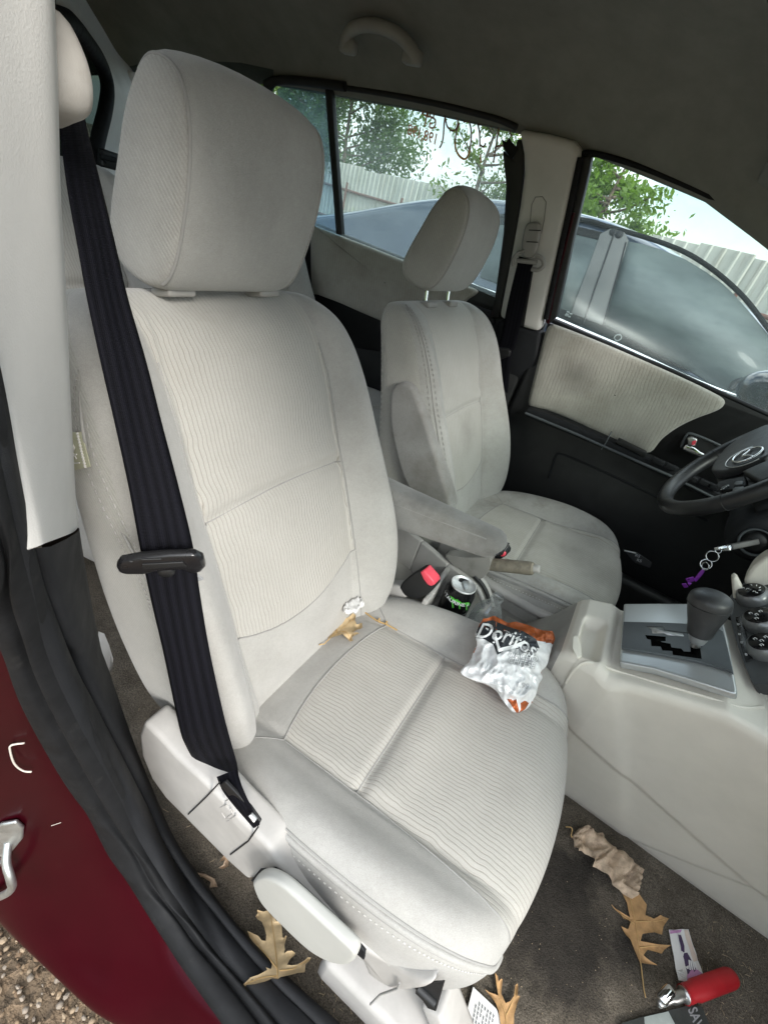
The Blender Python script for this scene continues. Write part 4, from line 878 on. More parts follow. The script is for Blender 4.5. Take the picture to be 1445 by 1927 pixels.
mb = MB(); slab(mb, [PL(*Z4(*p), .0076) for p in [(340, 478), (495, 485), (502, 516), (670, 545), (680, 568), (530, 558), (500, 540), (395, 542), (385, 502)]], PLn, .0008, 0); build('gear_indicator', mb, M['alum'], pl)
mb = MB(); tube(mb, [PL(*Z4(*p), .0079) for p in [(500, 510), (745, 540)]], .0009, 5); tube(mb, [PL(*Z4(*p), .0079) for p in [(345, 476), (495, 483), (502, 512)]], .0009, 5)
vs, fs = text2d('D', .006); o_ = PL(*Z4(425, 528), .009); ex = nrm(PL(*Z4(520, 540), .009)-o_); ez = nrm(np.cross(PLn, ex)); mb.add([o_+ex*v[0]+ez*v[1] for v in vs], fs, 0, False)
join(sg_, mb, M['black'])
gl = thing('gear_lever', 'black gear lever with silver collar standing in the console gate', 'gear lever', PL(1308, 1222))
kb = PL(*Z4(770, 690), .0); kt = U(*Z4(945, 175), y=kb[1]+.012); kd = nrm(kt-kb); kl = np.linalg.norm(kt-kb)
mb = MB(); lathe(mb, [(.0075, -.01), (.0075, kl*.28)], kb, kd, 16); build('shaft', mb, M['steel'], gl)
mb = MB(); lathe(mb, [(.010, kl*.14), (.0115, kl*.16), (.0155, kl*.27), (.0160, kl*.29), (.0, kl*.29)], kb, kd, 24); build('collar', mb, M['alum'], gl)
mb = MB(); pr = cat_spline([(.0, kl*.28, 0), (.014, kl*.282, 0), (.0185, kl*.30, 0), (.0215, kl*.45, 0), (.0265, kl*.62, 0), (.0300, kl*.76, 0), (.0312, kl*.85, 0), (.0285, kl*.94, 0), (.018, kl*1.0, 0), (.0, kl*1.015, 0)], 50)
lathe(mb, [(max(0, p[0]), p[1]) for p in pr], kb, kd, 36); kn = build('knob', mb, plain('worn_black_leather', (.030, .031, .033), .42, grain=.3, gs=900, var=.2, dirt=((.09, .085, .08), 30, .6, .4)), gl)
mb = MB(); tube(mb, [kb+kd*kl*.80+.0311*(math.cos(q)*nrm(np.cross(kd, A(0, 0, 1)))+math.sin(q)*np.cross(kd, nrm(np.cross(kd, A(0, 0, 1))))) for q in np.linspace(0, 6.283, 50)], .0008, 5); build('knob_seam', mb, M['black'], kn)
# latch tab and grey bin lip
mb = MB(); slab(mb, [U(px, py, z=.432) for px, py in [(1079, 1200), (1086, 1197), (1093, 1212), (1096, 1236), (1088, 1242), (1078, 1222)]], (-.5, -.6, .6), .008, .003); build('lid_tab', mb, M['beige'], con)
# low bay between the seats
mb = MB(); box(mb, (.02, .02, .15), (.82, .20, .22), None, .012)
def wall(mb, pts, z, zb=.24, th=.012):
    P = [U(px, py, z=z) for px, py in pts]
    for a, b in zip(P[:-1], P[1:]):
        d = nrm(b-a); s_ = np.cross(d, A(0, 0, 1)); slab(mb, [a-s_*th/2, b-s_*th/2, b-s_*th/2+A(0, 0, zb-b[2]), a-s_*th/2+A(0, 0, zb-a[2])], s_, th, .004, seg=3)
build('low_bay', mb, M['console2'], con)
mb = MB(); wall(mb, [(740, 975), (795, 1018), (846, 1060), (890, 1094)], .352, .24, .016); wall(mb, [(848, 1060), (812, 1116), (800, 1130)], .345, .24, .012); wall(mb, [(835, 1010), (880, 1048)], .352, .24, .012)
build('bay_rims', mb, M['trimgrey'], con)
mb = MB(); tube(mb, cat_spline([U(px, py, y=.098) for px, py in [(905, 1088), (940, 1110), (1000, 1145), (1060, 1175), (1095, 1190)]], 30), .013, 12); tube(mb, cat_spline([U(px, py, y=.03) for px, py in [(896, 1082), (910, 1095), (920, 1115), (926, 1140)]], 20), .006, 8); tube(mb, cat_spline([U(px, py, y=.01) for px, py in [(888, 1095), (900, 1110), (908, 1130), (912, 1145)]], 20), .006, 8)
build('bay_mouldings', mb, M['trimgrey'], con)
mb = MB(); slab(mb, [U(px, py, y=.035) for px, py in [(838, 1042), (850, 1040), (885, 1050), (870, 1053), (850, 1050)]], (0, 1, 0), .02, .002); tube(mb, cat_spline([U(px, py, y=.022) for px, py in [(893, 1084), (907, 1100), (917, 1120), (922, 1142)]], 20), .005, 8); build('brake_slot', mb, M['black'], con)
# side panel mouldings
mb = MB()
def side(px, py):
    for y in np.linspace(-.04, -.24, 220):
        p = U(px, py, y=y)
        if p[2] <= 0.002: continue
        x = p[0]; z, a = zt(x), yn(x); base = -.055-.02*max(0, x-.6); t = min(1, max(0, p[2]/(z-.012))); ys = base+(a-base)*t**.8
        if y <= ys: return p
    return U(px, py, y=-.1)

# handbrake
hb = thing('handbrake', 'grubby grey handbrake lever with pale button between the seats', 'handbrake', U(850, 1068, y=.035))
mb = MB(); slab(mb, cat_spline([U(px, py, y=.020) for px, py in [(838, 1044), (868, 1049), (905, 1049), (922, 1051), (920, 1072), (908, 1088), (892, 1088), (868, 1074), (848, 1060)]], 36, True), (0, 1, 0), .03, .008, seg=3); build('lever_base', mb, plain('grey_boot', (.25, .24, .22), .6, dirt=((.10, .09, .07), 20, .5, .5)), hb)
h0, h1 = U(914, 1061, y=.035), U(1004, 1070, y=.035); hd = h1-h0; hl = np.linalg.norm(hd)
mb = MB(); lathe(mb, [(0, -.004), (.0135, -.003), (.0142, .004), (.0148, hl*.5), (.0150, hl*.93), (.0142, hl*.95), (.0142, hl*.955), (.0146, hl*.97), (.0120, hl), (0, hl)], h0, hd, 28); build('grip', mb, plain('worn_grip_leather', (.22, .195, .15), .6, var=.3, vs=30, dirt=((.07, .06, .045), 26, .48, .7)), hb)
mb = MB(); lathe(mb, [(.0085, hl-.002), (.0085, hl+.011), (.0075, hl+.013), (0, hl+.013)], h0, hd, 20); build('release_button', mb, M['trimgrey'], hb)
# belt buckles
def buckle(label, top, dn, fw, y0, loc):
    t = thing('belt_buckle', label, 'belt buckle', loc, 'seat belt buckles')
    return t
t = buckle('black seat belt buckle with red button beside the passenger backrest', 0, 0, 0, 0, U(780, 1110, y=-.09))
P = lambda px, py, y=-.115: U(px, py, y=y)
mb = MB(); slab(mb, [P(*p) for p in [(750, 1108), (757, 1096), (770, 1085), (790, 1073), (796, 1071), (818, 1098), (818, 1104), (806, 1118), (785, 1128), (762, 1122)]], (.1, 1, .1), .024, .004, seg=3); build('housing', mb, M['black'], t)
fn = nrm(np.cross(P(818, 1100)-P(793, 1071), A(.1, 1, .1)))
mb = MB(); slab(mb, [P(*p, -.119) for p in [(790, 1077), (797, 1073), (815, 1094), (817, 1101), (810, 1104), (803, 1100), (796, 1090)]], (.1, 1, .1), .026, .003); build('release_button', mb, M['redbtn'], t)
mb = MB(); box(mb, U(735, 1106, y=-.10), (.09, .03, .03), frame((.8, 0, .5), (0, 1, 0)), .006); build('stalk', mb, M['trimgrey'], t)
t = buckle('black seat belt buckle with red button poking out below the folded armrest', 0, 0, 0, 0, U(935, 1045, y=.07))
P = lambda px, py, y=.055: U(px, py, y=y)
mb = MB(); slab(mb, [P(*p) for p in [(888, 1046), (905, 1050), (920, 1046), (940, 1025), (944, 1026), (953, 1040), (952, 1046), (940, 1053), (915, 1054)]], (.1, 1, .1), .024, .003, seg=3); build('housing', mb, M['black'], t)
mb = MB(); slab(mb, [P(*p, .051) for p in [(935, 1033), (940, 1029), (951, 1042), (949, 1047), (943, 1048)]], (.1, 1, .1), .026, .002); build('release_button', mb, M['redbtn'], t)
# ------------------------------------------------------------------ seat belts
def web(mb, L_, R_, n=90, th=.0011):
    l = cat_spline(L_, n); r = cat_spline(R_, n); rows = []; uv = []; v = 0
    for i in range(n):
        if i: v += np.linalg.norm((l[i]+r[i]-l[i-1]-r[i-1])/2)
        d = r[i]-l[i]; t = (l[min(n-1, i+1)]+r[min(n-1, i+1)])-(l[max(0, i-1)]+r[max(0, i-1)]); nn = nrm(np.cross(d, t)); k = np.linspace(0, 1, 13)
        front = [l[i]+d*q+nn*(th if 0 < j < 12 else 0)+nn*.0007*math.sin(q*9+v*14) for j, q in enumerate(k)]; back = [l[i]+d*q-nn*th+nn*.0007*math.sin(q*9+v*14) for q in k[::-1][1:-1]]
        rows.append(front+back); uv.append([(q, v) for q in k]+[(q, v) for q in k[::-1][1:-1]])
    grid(mb, rows, True, 0, True, uv)
sb = thing('seat_belt', 'black passenger seat belt hanging down the near side of the pale seat, tongue halfway', 'seat belt', (-.04, -.61, .3), 'front seat belts')
Lp = [(104, 190), (112, 240), (128, 355), (147, 460), (165, 560), (190, 680), (217, 800), (243, 920), (264, 1030), (285, 1130), (308, 1230), (336, 1365), (350, 1405), (372, 1440), (400, 1462), (428, 1495)]
Rp = [(156, 190), (165, 240), (191, 350), (217, 460), (240, 560), (275, 680), (306, 800), (338, 920), (364, 1030), (377, 1120), (395, 1225), (421, 1340), (430, 1375), (438, 1405), (447, 1440), (452, 1490)]
yl = np.interp([p[1] for p in Lp], [190, 240, 800, 1030, 1365, 1500], [-.628, -.626, -.640, -.645, -.638, -.612]); yr = np.interp([p[1] for p in Rp], [190, 240, 800, 1030, 1365, 1500], [-.592, -.590, -.603, -.612, -.615, -.600])
mb = MB(); web(mb, [U(*p, y=y) for p, y in zip(Lp, yl)], [U(*p, y=y) for p, y in zip(Rp, yr)], 130); build('webbing', mb, M['web'], sb)
mb = MB(); web(mb, [U(*p, y=y) for p, y in [((408, 1462), -.636), ((420, 1490), -.640), ((446, 1524), -.643), ((476, 1558), -.643)]], [U(*p, y=y) for p, y in [((446, 1448), -.622), ((456, 1480), -.634), ((472, 1515), -.640), ((489, 1552), -.643)]], 40); build('lower_webbing', mb, M['web'], sb)
mb = MB(); slab(mb, [U(px, py, y=-.6405) for px, py in [(414, 1478), (423, 1471), (470, 1520), (489, 1547), (485, 1556), (463, 1538)]], (0, 1, 0), .004, .001); build('belt_slot', mb, M['black'], sb)
mb = MB(); box(mb, U(476, 1538, y=-.6445), (.010, .006, .004), frame((.7, 0, -.3), (0, 1, .2)), .001); build('anchor_plate', mb, M['steel'], sb)
# tongue: black moulded bar the belt runs through, steel plate behind
mb = MB(); T0 = U(300, 1050, y=-.644); td_ = nrm(U(365, 1040, y=-.613)-U(264, 1040, y=-.646))
tn = nrm(np.cross(td_, U(300, 1100, y=-.635)-T0)); tn = tn if tn@(CAM-T0) > 0 else -tn
def TP(px, py, off=0.): return L(px, py, tn, T0+tn*off)
bar = [(222, 1052), (228, 1042), (262, 1036), (320, 1031), (368, 1030), (384, 1038), (388, 1052), (380, 1062), (362, 1066), (345, 1058), (300, 1060), (272, 1066), (240, 1066), (226, 1062)]
slab(mb, [TP(*p, -.002) for p in bar], tn, .009, .0035, seg=3); build('tongue', mb, plain('glossy_black_plastic', (.012, .012, .013), .28, grain=.0), sb); tg_ = sb.children[-1]
mb = MB()
slab(mb, [TP(*p, .0068) for p in [(268, 1060), (345, 1056), (352, 1064), (268, 1070)]], tn, .0015, .0005); build('tongue_lip', mb, M['black'], tg_)
mb = MB(); slab(mb, [TP(*p, -.012) for p in [(338, 1062), (352, 1064), (384, 1088), (362, 1093), (362, 1087), (372, 1085), (352, 1070), (345, 1072)]], tn, .0022, .0005); build('steel_plate', mb, plain('bright_latch_steel', (.55, .56, .57), .4, .3), tg_)
mb = MB(); tube(mb, [TP(268, 1053, .0072), TP(304, 1052, .0072)], .0008, 5); lathe(mb, [(0, .006), (.006, .006), (.0075, .004), (.0078, 0)], TP(314, 1070, .0), tn, 20); tube(mb, [TP(244, 1056, .0068), TP(250, 1057, .0068)], .0012, 5); join(tg_, mb, M['black'])
db = thing('seat_belt', 'black driver seat belt hanging from a pale loop on the far door pillar', 'seat belt', D(990, 490, .05), 'front seat belts')
mb = MB(); web(mb, [D(*p, .045) for p in [(976, 482), (972, 500), (955, 570), (941, 640), (930, 660), (918, 720)]], [D(*p, .045) for p in [(1003, 490), (1000, 510), (985, 585), (970, 650), (962, 670), (955, 740)]], 60); build('webbing', mb, M['web'], db)
mb = MB(); slab(mb, cat_spline([D(*p, .028) for p in [(992, 425), (1003, 417), (1016, 420), (1019, 440), (1012, 470), (1003, 484), (988, 480), (985, 460)]], 36, True), inn, .02, .006, seg=3); dr = build('belt_guide', mb, M['console2'], db)
mb = MB(); tube(mb, cat_spline([D(*p, .050) for p in [(986, 473), (974, 476), (965, 488), (966, 500)]], 20), .005, 8); tube(mb, cat_spline([D(*p, .050) for p in [(1008, 480), (1020, 488), (1022, 500), (1012, 508), (1000, 506)]], 24), .006, 8); tube(mb, [D(972, 490, .05), D(1010, 494, .05)], .006, 8)
build('guide_loop', mb, M['console2'], db)
mb = MB(); tube(mb, [D(990, 455, .0495), D(1012, 456, .0495)], .0012, 5); tube(mb, [D(995, 433, .0495), D(1017, 434, .0495)], .0012, 5); build('guide_joint', mb, M['black'], dr)
mb = MB(); slab(mb, [D(*p, .04) for p in [(928, 652), (958, 654), (964, 658), (962, 668), (945, 674), (926, 672)]], inn, .018, .004); build('tongue', mb, M['black'], db)
mb = MB(); slab(mb, [D(*p, .042) for p in [(934, 672), (948, 672), (944, 690), (940, 696), (936, 684)]], inn, .003, .001); build('steel_plate', mb, M['steel'], db)

# ------------------------------------------------------------------ steering wheel, column, key, dash
TL = R(33); WA, WB_ = A(0, 1, 0), A(math.sin(TL), 0, math.cos(TL)); WN = A(-math.cos(TL), 0, math.sin(TL)); WC = A(.58, .365, .74)
sw = thing('steering_wheel', 'black leather steering wheel with silver winged emblem at the right edge', 'steering wheel', WC)
mb = MB(); tube(mb, [WC+.178*(math.cos(t)*WA+math.sin(t)*WB_) for t in np.linspace(0, 2*math.pi, 96, endpoint=False)], .0168, 18, True)
M['lea'] = plain('black_leather', (.016, .0165, .018), .38, grain=.35, gs=1100, var=.2); rim_ = build('rim', mb, M['lea'], sw)
mb = MB()
for q in (R(200), R(340)): tube(mb, [WC+.178*(math.cos(q)*WA+math.sin(q)*WB_)+.0171*(math.cos(f)*(math.cos(q)*WA+math.sin(q)*WB_)+math.sin(f)*WN) for f in np.linspace(0, 6.283, 30)], .0008, 5)
join(rim_, mb, M['black'])
def W2(px, py, h=0.): return L(px, py, WN, WC+WN*h)
def Z3(x, y): return 1200+x/5.07, 750+y/5.07
EC = W2(*Z3(1055, 558), .020)
def wl(a, b, h): return EC+WA*a+WB_*b+WN*h
mb = MB()
ou = cat_spline([(0, .060), (.045, .056), (.078, .035), (.088, .0), (.080, -.035), (.05, -.062), (0, -.070), (-.05, -.062), (-.080, -.035), (-.088, 0), (-.078, .035), (-.045, .056)], 60, True)
slab(mb, cat_spline([W2(*Z3(*p), .0) for p in [(742, 748), (762, 690), (850, 568), (960, 472), (1080, 402), (1180, 354), (1310, 318), (1400, 420), (1310, 606), (1180, 665), (1080, 702), (950, 748), (850, 770), (765, 768)]], 56, True), WN, .022, .007, seg=3)
hub = build('airbag_cover', mb, plain('airbag_plastic', (.026, .028, .031), .42, grain=.35, gs=1100), sw)
mb = MB(); tube(mb, [wl(.052*math.cos(t), .042*math.sin(t), .0035) for t in np.linspace(R(160), R(380), 50)], .0012, 5); build('cover_ring', mb, M['steel'], hub)
mb = MB(); tube(mb, [wl(.034*math.cos(t), .027*math.sin(t), .006) for t in np.linspace(0, 2*math.pi, 60, endpoint=False)], .0026, 8, True)
for sd in (1, -1): tube(mb, cat_spline([wl(sd*.031, .008, .006), wl(sd*.022, .006, .0065), wl(sd*.010, .000, .007), wl(0, -.008, .007)], 20), [.0012+.0016*q for q in np.linspace(0, 1, 20)], 8)
build('winged_emblem', mb, M['chrome'], hub)
mb = MB(); slab(mb, [W2(*Z3(*p), -.012) for p in [(765, 770), (900, 760), (1080, 720), (1242, 650), (1320, 660), (1340, 860), (1150, 935), (1000, 975), (850, 965), (800, 930)]], WN, .014, .005)
for sg2 in (-1,): o0, o1 = wl(-.07, .01, -.014), WC-WA*.172+WB_*.02; d = nrm(o1-o0); s_ = nrm(np.cross(d, WN)); slab(mb, [o0-s_*.03, o0+s_*.03, o1+s_*.018, o1-s_*.018], WN, .016, .006)
build('spokes', mb, M['black'], sw)
mb = MB(); slab(mb, [W2(*Z3(*p), .0) for p in [(770, 860), (860, 815), (1050, 785), (1060, 870), (1010, 905), (830, 920), (790, 900)]], WN, .012, .003); bt = build('button_pod', mb, M['blk2'], sw)
mb = MB()
for pts in ([(918, 830), (945, 800), (1010, 800), (1005, 830), (925, 840)], [(910, 880), (935, 858), (1015, 852), (1020, 885), (1000, 898), (905, 902)], [(800, 860), (870, 830), (875, 845), (810, 880)]): slab(mb, [W2(*Z3(*p), .0115) for p in pts], WN, .004, .0015)
build('wheel_buttons', mb, M['slate'], bt)
mb = MB()
for a, b in (((786, 870), (800, 862)), ((812, 862), (826, 852)), ((835, 845), (845, 838)), ((855, 832), (866, 826)), ((842, 902), (852, 898))): tube(mb, [W2(*Z3(*a), .0165), W2(*Z3(*b), .0165)], .0006, 5)
join(bt, mb, M['white'])
sc = thing('steering_column', 'dark column shroud with round ignition lock under the steering wheel', 'steering column', (.70, .36, .60))
mb = MB(); box(mb, A(.735, .37, .605), (.22, .115, .105), frame((math.cos(.45), 0, -math.sin(.45)*1.0), (0, 1, 0)), .025, seg=4); box(mb, A(.70, .37, .655), (.14, .09, .06), frame((math.cos(.5), 0, -math.sin(.5)), (0, 1, 0)), .02, seg=3)
LK = U(1421, 1020, y=.305)
rows = []; 
lathe(mb, [(.062, .075), (.060, .03), (.054, .012), (.046, .002), (.034, .0)], LK, A(.15, .9, .1), 36); build('shroud', mb, M['blk2'], sc)
lax = nrm(A(-.25, -.95, .12))
mb = MB(); lathe(mb, [(.032, -.004), (.0315, .004), (.029, .0062), (.0265, .004), (.0265, -.002)], LK, lax, 36); build('lock_ring', mb, M['slate'], sc)
mb = MB(); lathe(mb, [(.0265, -.004), (.02, .0), (.0185, .003), (.0, .003)], LK, lax, 30); build('ignition_lock', mb, M['black'], sc)
ky = thing('car_key', 'grey headed key in the ignition with rings and a purple bottle opener hanging from it', 'key', LK)
k1 = U(*Z3(860, 1424), y=.262); kd2 = nrm(k1-LK)
mb = MB(); box(mb, (LK+k1)/2+A(0, 0, .001), (np.linalg.norm(k1-LK), .012, .019), frame(k1-LK, A(.6, 0, -.3)), .003, seg=3); build('key_head', mb, plain('grey_key_plastic', (.13, .125, .12), .5), ky)
mb = MB(); box(mb, U(*Z3(845, 1428), y=.260), (.008, .013, .019), frame(k1-LK, A(.6, 0, -.3)), .002); box(mb, U(*Z3(785, 1425), y=.256), (.020, .008, .013), frame(k1-LK, A(.6, 0, -.3)), .002); build('key_end', mb, M['chrome'], ky)
def ringp(px, py, r, y, tx, ty): 
    c = U(px, py, y=y); a = nrm(A(*tx)); b = A(*ty); b = nrm(b-a*(a@b)); return [c+r*(math.cos(t)*a+math.sin(t)*b) for t in np.linspace(0, 6.283, 40, endpoint=False)]
mb = MB(); tube(mb, ringp(*Z3(765, 1450), .0055, .255, (1, 0, .2), (0, .5, 1)), .0012, 6, True); tube(mb, ringp(*Z3(708, 1505), .0115, .255, (1, .1, .5), (0, .7, 1)), .0014, 7, True); tube(mb, ringp(*Z3(648, 1580), .0105, .252, (1, -.1, .3), (-.3, .4, 1)), .0014, 7, True)
tube(mb, ringp(*Z3(640, 1600), .0085, .252, (.5, -.6, .3), (-.3, .4, 1)), .0012, 6, True); build('key_rings', mb, M['chrome'], ky)
mb = MB(); pa = [U(*Z3(*p), y=.25) for p in [(612, 1625), (575, 1665), (530, 1725)]]; pb = [U(*Z3(*p), y=.243) for p in [(628, 1650), (600, 1690), (548, 1750)]]
grid(mb, [pa, pb]); grid(mb, [[p+A(.002, .003, 0) for p in pa], [p+A(.002, .003, 0) for p in pb]])
slab(mb, [U(*Z3(*p), y=.245) for p in [(525, 1705), (548, 1740), (478, 1758), (450, 1722)]], (0, 1, .2), .003, .0006); slab(mb, [U(*Z3(*p), y=.245) for p in [(455, 1768), (478, 1800), (440, 1808), (415, 1772)]], (0, 1, .2), .003, .0006); slab(mb, [U(*Z3(*p), y=.247) for p in [(470, 1762), (510, 1765), (490, 1790)]], (0, 1, .2), .003, .0006)
build('bottle_opener', mb, M['purple'], ky)
da = thing('dashboard', 'dark lower dashboard with round climate knobs beside the gear lever', 'dashboard', (.85, 0, .4))
mb = MB(); box(mb, (1.12, .02, .62), (.46, 1.4, .30), None, .06, seg=4); box(mb, (1.42, .02, .3), (.04, 1.4, .7), None, .01); box(mb, (1.0, .45, .40), (.30, .45, .22), None, .03); build('dash_body', mb, M['black'], da)
mb = MB(); slab(mb, cat_spline([U(px, py, y=.16) for px, py in [(1402, 1100), (1406, 1080), (1420, 1062), (1450, 1045), (1520, 1035), (1540, 1120), (1450, 1110)]], 40, True), (.2, 1, 0), .05, .012, seg=3)
slab(mb, [U(px, py, y=.13) for px, py in [(1376, 1090), (1382, 1085), (1388, 1090), (1408, 1128), (1392, 1136), (1380, 1136)]], (0, 1, 0), .02, .005); build('knee_trim', mb, M['beige'], da)
KN = nrm(A(-.72, -.12, .68)); K0 = A(.675, .045, .556)
def KP(px, py, off=0.): return L(px, py, KN, K0+KN*off)
mb = MB(); slab(mb, cat_spline([KP(px, py, -.02) for px, py in [(1376, 1150), (1380, 1138), (1400, 1118), (1440, 1085), (1560, 1040), (1700, 1250), (1640, 1340), (1445, 1308), (1431, 1310), (1420, 1298), (1400, 1250), (1385, 1200)]], 60, True), KN, .022, .006, seg=3); cp = build('climate_panel', mb, plain('charcoal_panel', (.05, .052, .054), .45, grain=.2), da)
for (px, py, r) in ((1417, 1124, .0245), (1431, 1172, .0245), (1441, 1222, .0245)):
    o_ = KP(px+2, py+3, 0.)
    mb = MB(); lathe(mb, [(r*1.12, .0), (r*1.12, .006), (r*1.08, .012), (r*.98, .019), (r*.86, .021)], o_, KN, 40); kb_ = build('climate_knob', mb, plain('knob_silver', (.20, .205, .21), .34, .5), da)
    mb = MB(); lathe(mb, [(r*.87, .0195), (r*.85, .0215), (0, .0225)], o_, KN, 36); build('knob_face', mb, M['canblk'], kb_)
    mb = MB(); ax1 = nrm(np.cross(KN, A(0, 0, 1))); ax2 = np.cross(KN, ax1)
    if px == 1417:
        for k in range(5): q = R(200+k*35); tube(mb, [o_+KN*.0228+r*.5*(math.cos(q)*ax1+math.sin(q)*ax2), o_+KN*.0228+r*.62*(math.cos(q+.12)*ax1+math.sin(q+.12)*ax2)], .0008, 5)
        for (a, b) in ((-.35, -.2), (.1, .1), (.3, .35)): tube(mb, [o_+KN*.0228+r*(a*ax1+b*ax2), o_+KN*.0228+r*((a+.12)*ax1+(b+.1)*ax2), o_+KN*.0228+r*((a+.02)*ax1+(b+.16)*ax2)], .0007, 5)
    else:
        for (a, b) in ((-.45, .1), (-.05, .0), (.25, -.3), (.2, .3)): tube(mb, [o_+KN*.0228+r*(a*ax1+b*ax2), o_+KN*.0228+r*((a+.16)*ax1+(b+.06)*ax2), o_+KN*.0228+r*((a+.10)*ax1+(b+.22)*ax2), o_+KN*.0228+r*((a-.02)*ax1+(b+.14)*ax2)], .0007, 5)
    join(kb_, mb, M['white'])
mb = MB(); slab(mb, [KP(*Z4(*p), .0022) for p in [(1150, 400), (1205, 388), (1250, 560), (1308, 775), (1240, 805), (1190, 640)]], KN, .002, .0006); bs = build('button_strip', mb, M['canblk'], cp)
mb = MB()
for (x, y) in ((1170, 455), (1182, 545), (1203, 620), (1242, 728)): tube(mb, [KP(*Z4(x-8, y-8), .0048), KP(*Z4(x+8, y-4), .0048), KP(*Z4(x+8, y+10), .0048), KP(*Z4(x-6, y+6), .0048)], .0007, 5, True)
join(bs, mb, M['white'])

# ------------------------------------------------------------------ litter
_cm = pcu.mesh(110); CB_T = BVHTree.FromPolygons(_cm.v, _cm.f)
FL_T = BVHTree.FromPolygons([v.co[:] for v in fl.data.vertices], [tuple(p.vertices) for p in fl.data.polygons])
def shoot(T, px, py, off=0., zf=.36):
    d = nrm(ray(px, py)); h = T.ray_cast(Vector(CAM), Vector(d))
    p = A(*h[0]) if h[0] is not None else U(px, py, z=zf)
    return p-d*off
def sheet(pts2, to3, cuts=2, m=0):
    bm = bmesh.new(); f = bm.faces.new([bm.verts.new((x, y, 0)) for x, y in pts2]); f.normal_update(); bmesh.ops.triangulate(bm, faces=[f])
    bmesh.ops.subdivide_edges(bm, edges=bm.edges[:], cuts=cuts, use_grid_fill=True)
    edge = {v.index for v in bm.verts if v.is_boundary}
    bm.verts.ensure_lookup_table(); bm.verts.index_update()
    for v in bm.verts: v.co = Vector(tuple(to3(v.co.x, v.co.y, v.is_boundary)))
    return bm
def leaf(name, label, cat, pts2, to3, mat, veins=(), stem=None, group='dry leaves', cuts=2):
    c = np.mean([to3(x, y, False) for x, y in pts2], 0); c[2] -= .002
    t = thing(name, label, cat, c, group); mb = MB(); from_bm(mb, sheet(pts2, to3, cuts)); build('blade', mb, mat, t)
    if veins or stem:
        mb = MB()
        for v in veins: tube(mb, [to3(x, y, False)+A(0, 0, .0006) for x, y in lin(v, 8)], np.linspace(.0009, .0004, 8), 5)
        if stem: tube(mb, [to3(x, y, False)+A(0, 0, .001) for x, y in lin(stem, 10)], .0011, 6)
        build('stem', mb, M['stem'], t)
    return t
zz = lambda pts, ox, oy, s: [(ox+x/s, oy+y/s) for x, y in pts]
lA = zz([(650, 140), (700, 190), (750, 260), (720, 270), (708, 300), (730, 325), (775, 320), (785, 400), (790, 470), (800, 520), (830, 485), (842, 495), (815, 590), (820, 640), (810, 690), (850, 660), (900, 655), (935, 680), (930, 705), (880, 750), (845, 815), (900, 822), (960, 815), (1040, 770), (1080, 730), (1115, 735), (1105, 765), (1055, 810), (1045, 900), (960, 910), (870, 935), (770, 955), (740, 980), (680, 970), (600, 1005), (480, 1035), (390, 1045), (370, 1060), (352, 1035), (380, 1010), (430, 960), (520, 930), (620, 875), (580, 780), (520, 710), (480, 650), (460, 560), (420, 500), (395, 430), (440, 450), (520, 490), (560, 540), (605, 545), (610, 480), (590, 400), (560, 330), (510, 300), (490, 270), (510, 240), (505, 190), (530, 200), (580, 215), (620, 200), (640, 170)], 400, 1680, 6.02)
def toA(px, py, e): return U(px, py, z=np.interp(py, [1700, 1800, 1860], [.016, .055, .088])+(.003 if e else 0)+.003*n3((px, py, 0), .035))
leaf('dry_leaf', 'large pale dry leaf lying between the black sill and the seat height lever', 'leaf', lA, toA, M['leaf2'], [zz([(740, 960), (720, 700), (690, 450), (650, 200)], 400, 1680, 6.02), zz([(735, 860), (560, 650), (420, 460)], 400, 1680, 6.02), zz([(760, 880), (900, 870), (1080, 760)], 400, 1680, 6.02), zz([(740, 940), (560, 960), (380, 1030)], 400, 1680, 6.02)])
lB = zz([(172, 325), (185, 340), (190, 365), (203, 350), (209, 355), (203, 420), (222, 465), (245, 455), (262, 430), (270, 380), (280, 372), (283, 390), (278, 430), (290, 432), (275, 470), (262, 520), (262, 570), (256, 640), (216, 640), (200, 570), (190, 500), (180, 470), (150, 430), (128, 400), (150, 415), (190, 430), (180, 390)], 860, 1700, 2.47)
def toF(px, py, e): return shoot(FL_T, px, py, .006)+A(0, 0, .0035*n3((px, py, 0), .05)+(.002 if e else 0))
leaf('dry_leaf', 'slim forked tan leaf at the bottom edge beside the folded white paper', 'leaf', lB, toF, M['leaf1'], [zz([(232, 640), (226, 520), (190, 430), (175, 330)], 860, 1700, 2.47), zz([(226, 520), (262, 440), (278, 378)], 860, 1700, 2.47)])
lC = zz([(870, 570), (930, 565), (970, 625), (965, 665), (1000, 680), (1025, 665), (1055, 680), (1035, 710), (1030, 742), (1000, 732), (955, 738), (948, 766), (985, 775), (1020, 780), (1065, 782), (1040, 800), (1030, 815), (975, 800), (960, 820), (985, 845), (1012, 862), (975, 855), (945, 850), (920, 800), (905, 762), (890, 742), (872, 708), (900, 720), (908, 690), (880, 680), (860, 650), (830, 622), (852, 640), (905, 676), (895, 620)], 745, 1400, 2.064)
leaf('dry_leaf', 'tan lobed oak leaf with a long stem on the wet carpet', 'leaf', lC, toF, M['leaf1'], [zz([(905, 590), (930, 700), (950, 850)], 745, 1400, 2.064), zz([(928, 690), (1000, 690), (1050, 680)], 745, 1400, 2.064), zz([(945, 790), (1000, 785), (1060, 784)], 745, 1400, 2.064), zz([(925, 700), (880, 670), (835, 626)], 745, 1400, 2.064)], zz([(948, 845), (955, 910), (965, 985)], 745, 1400, 2.064))
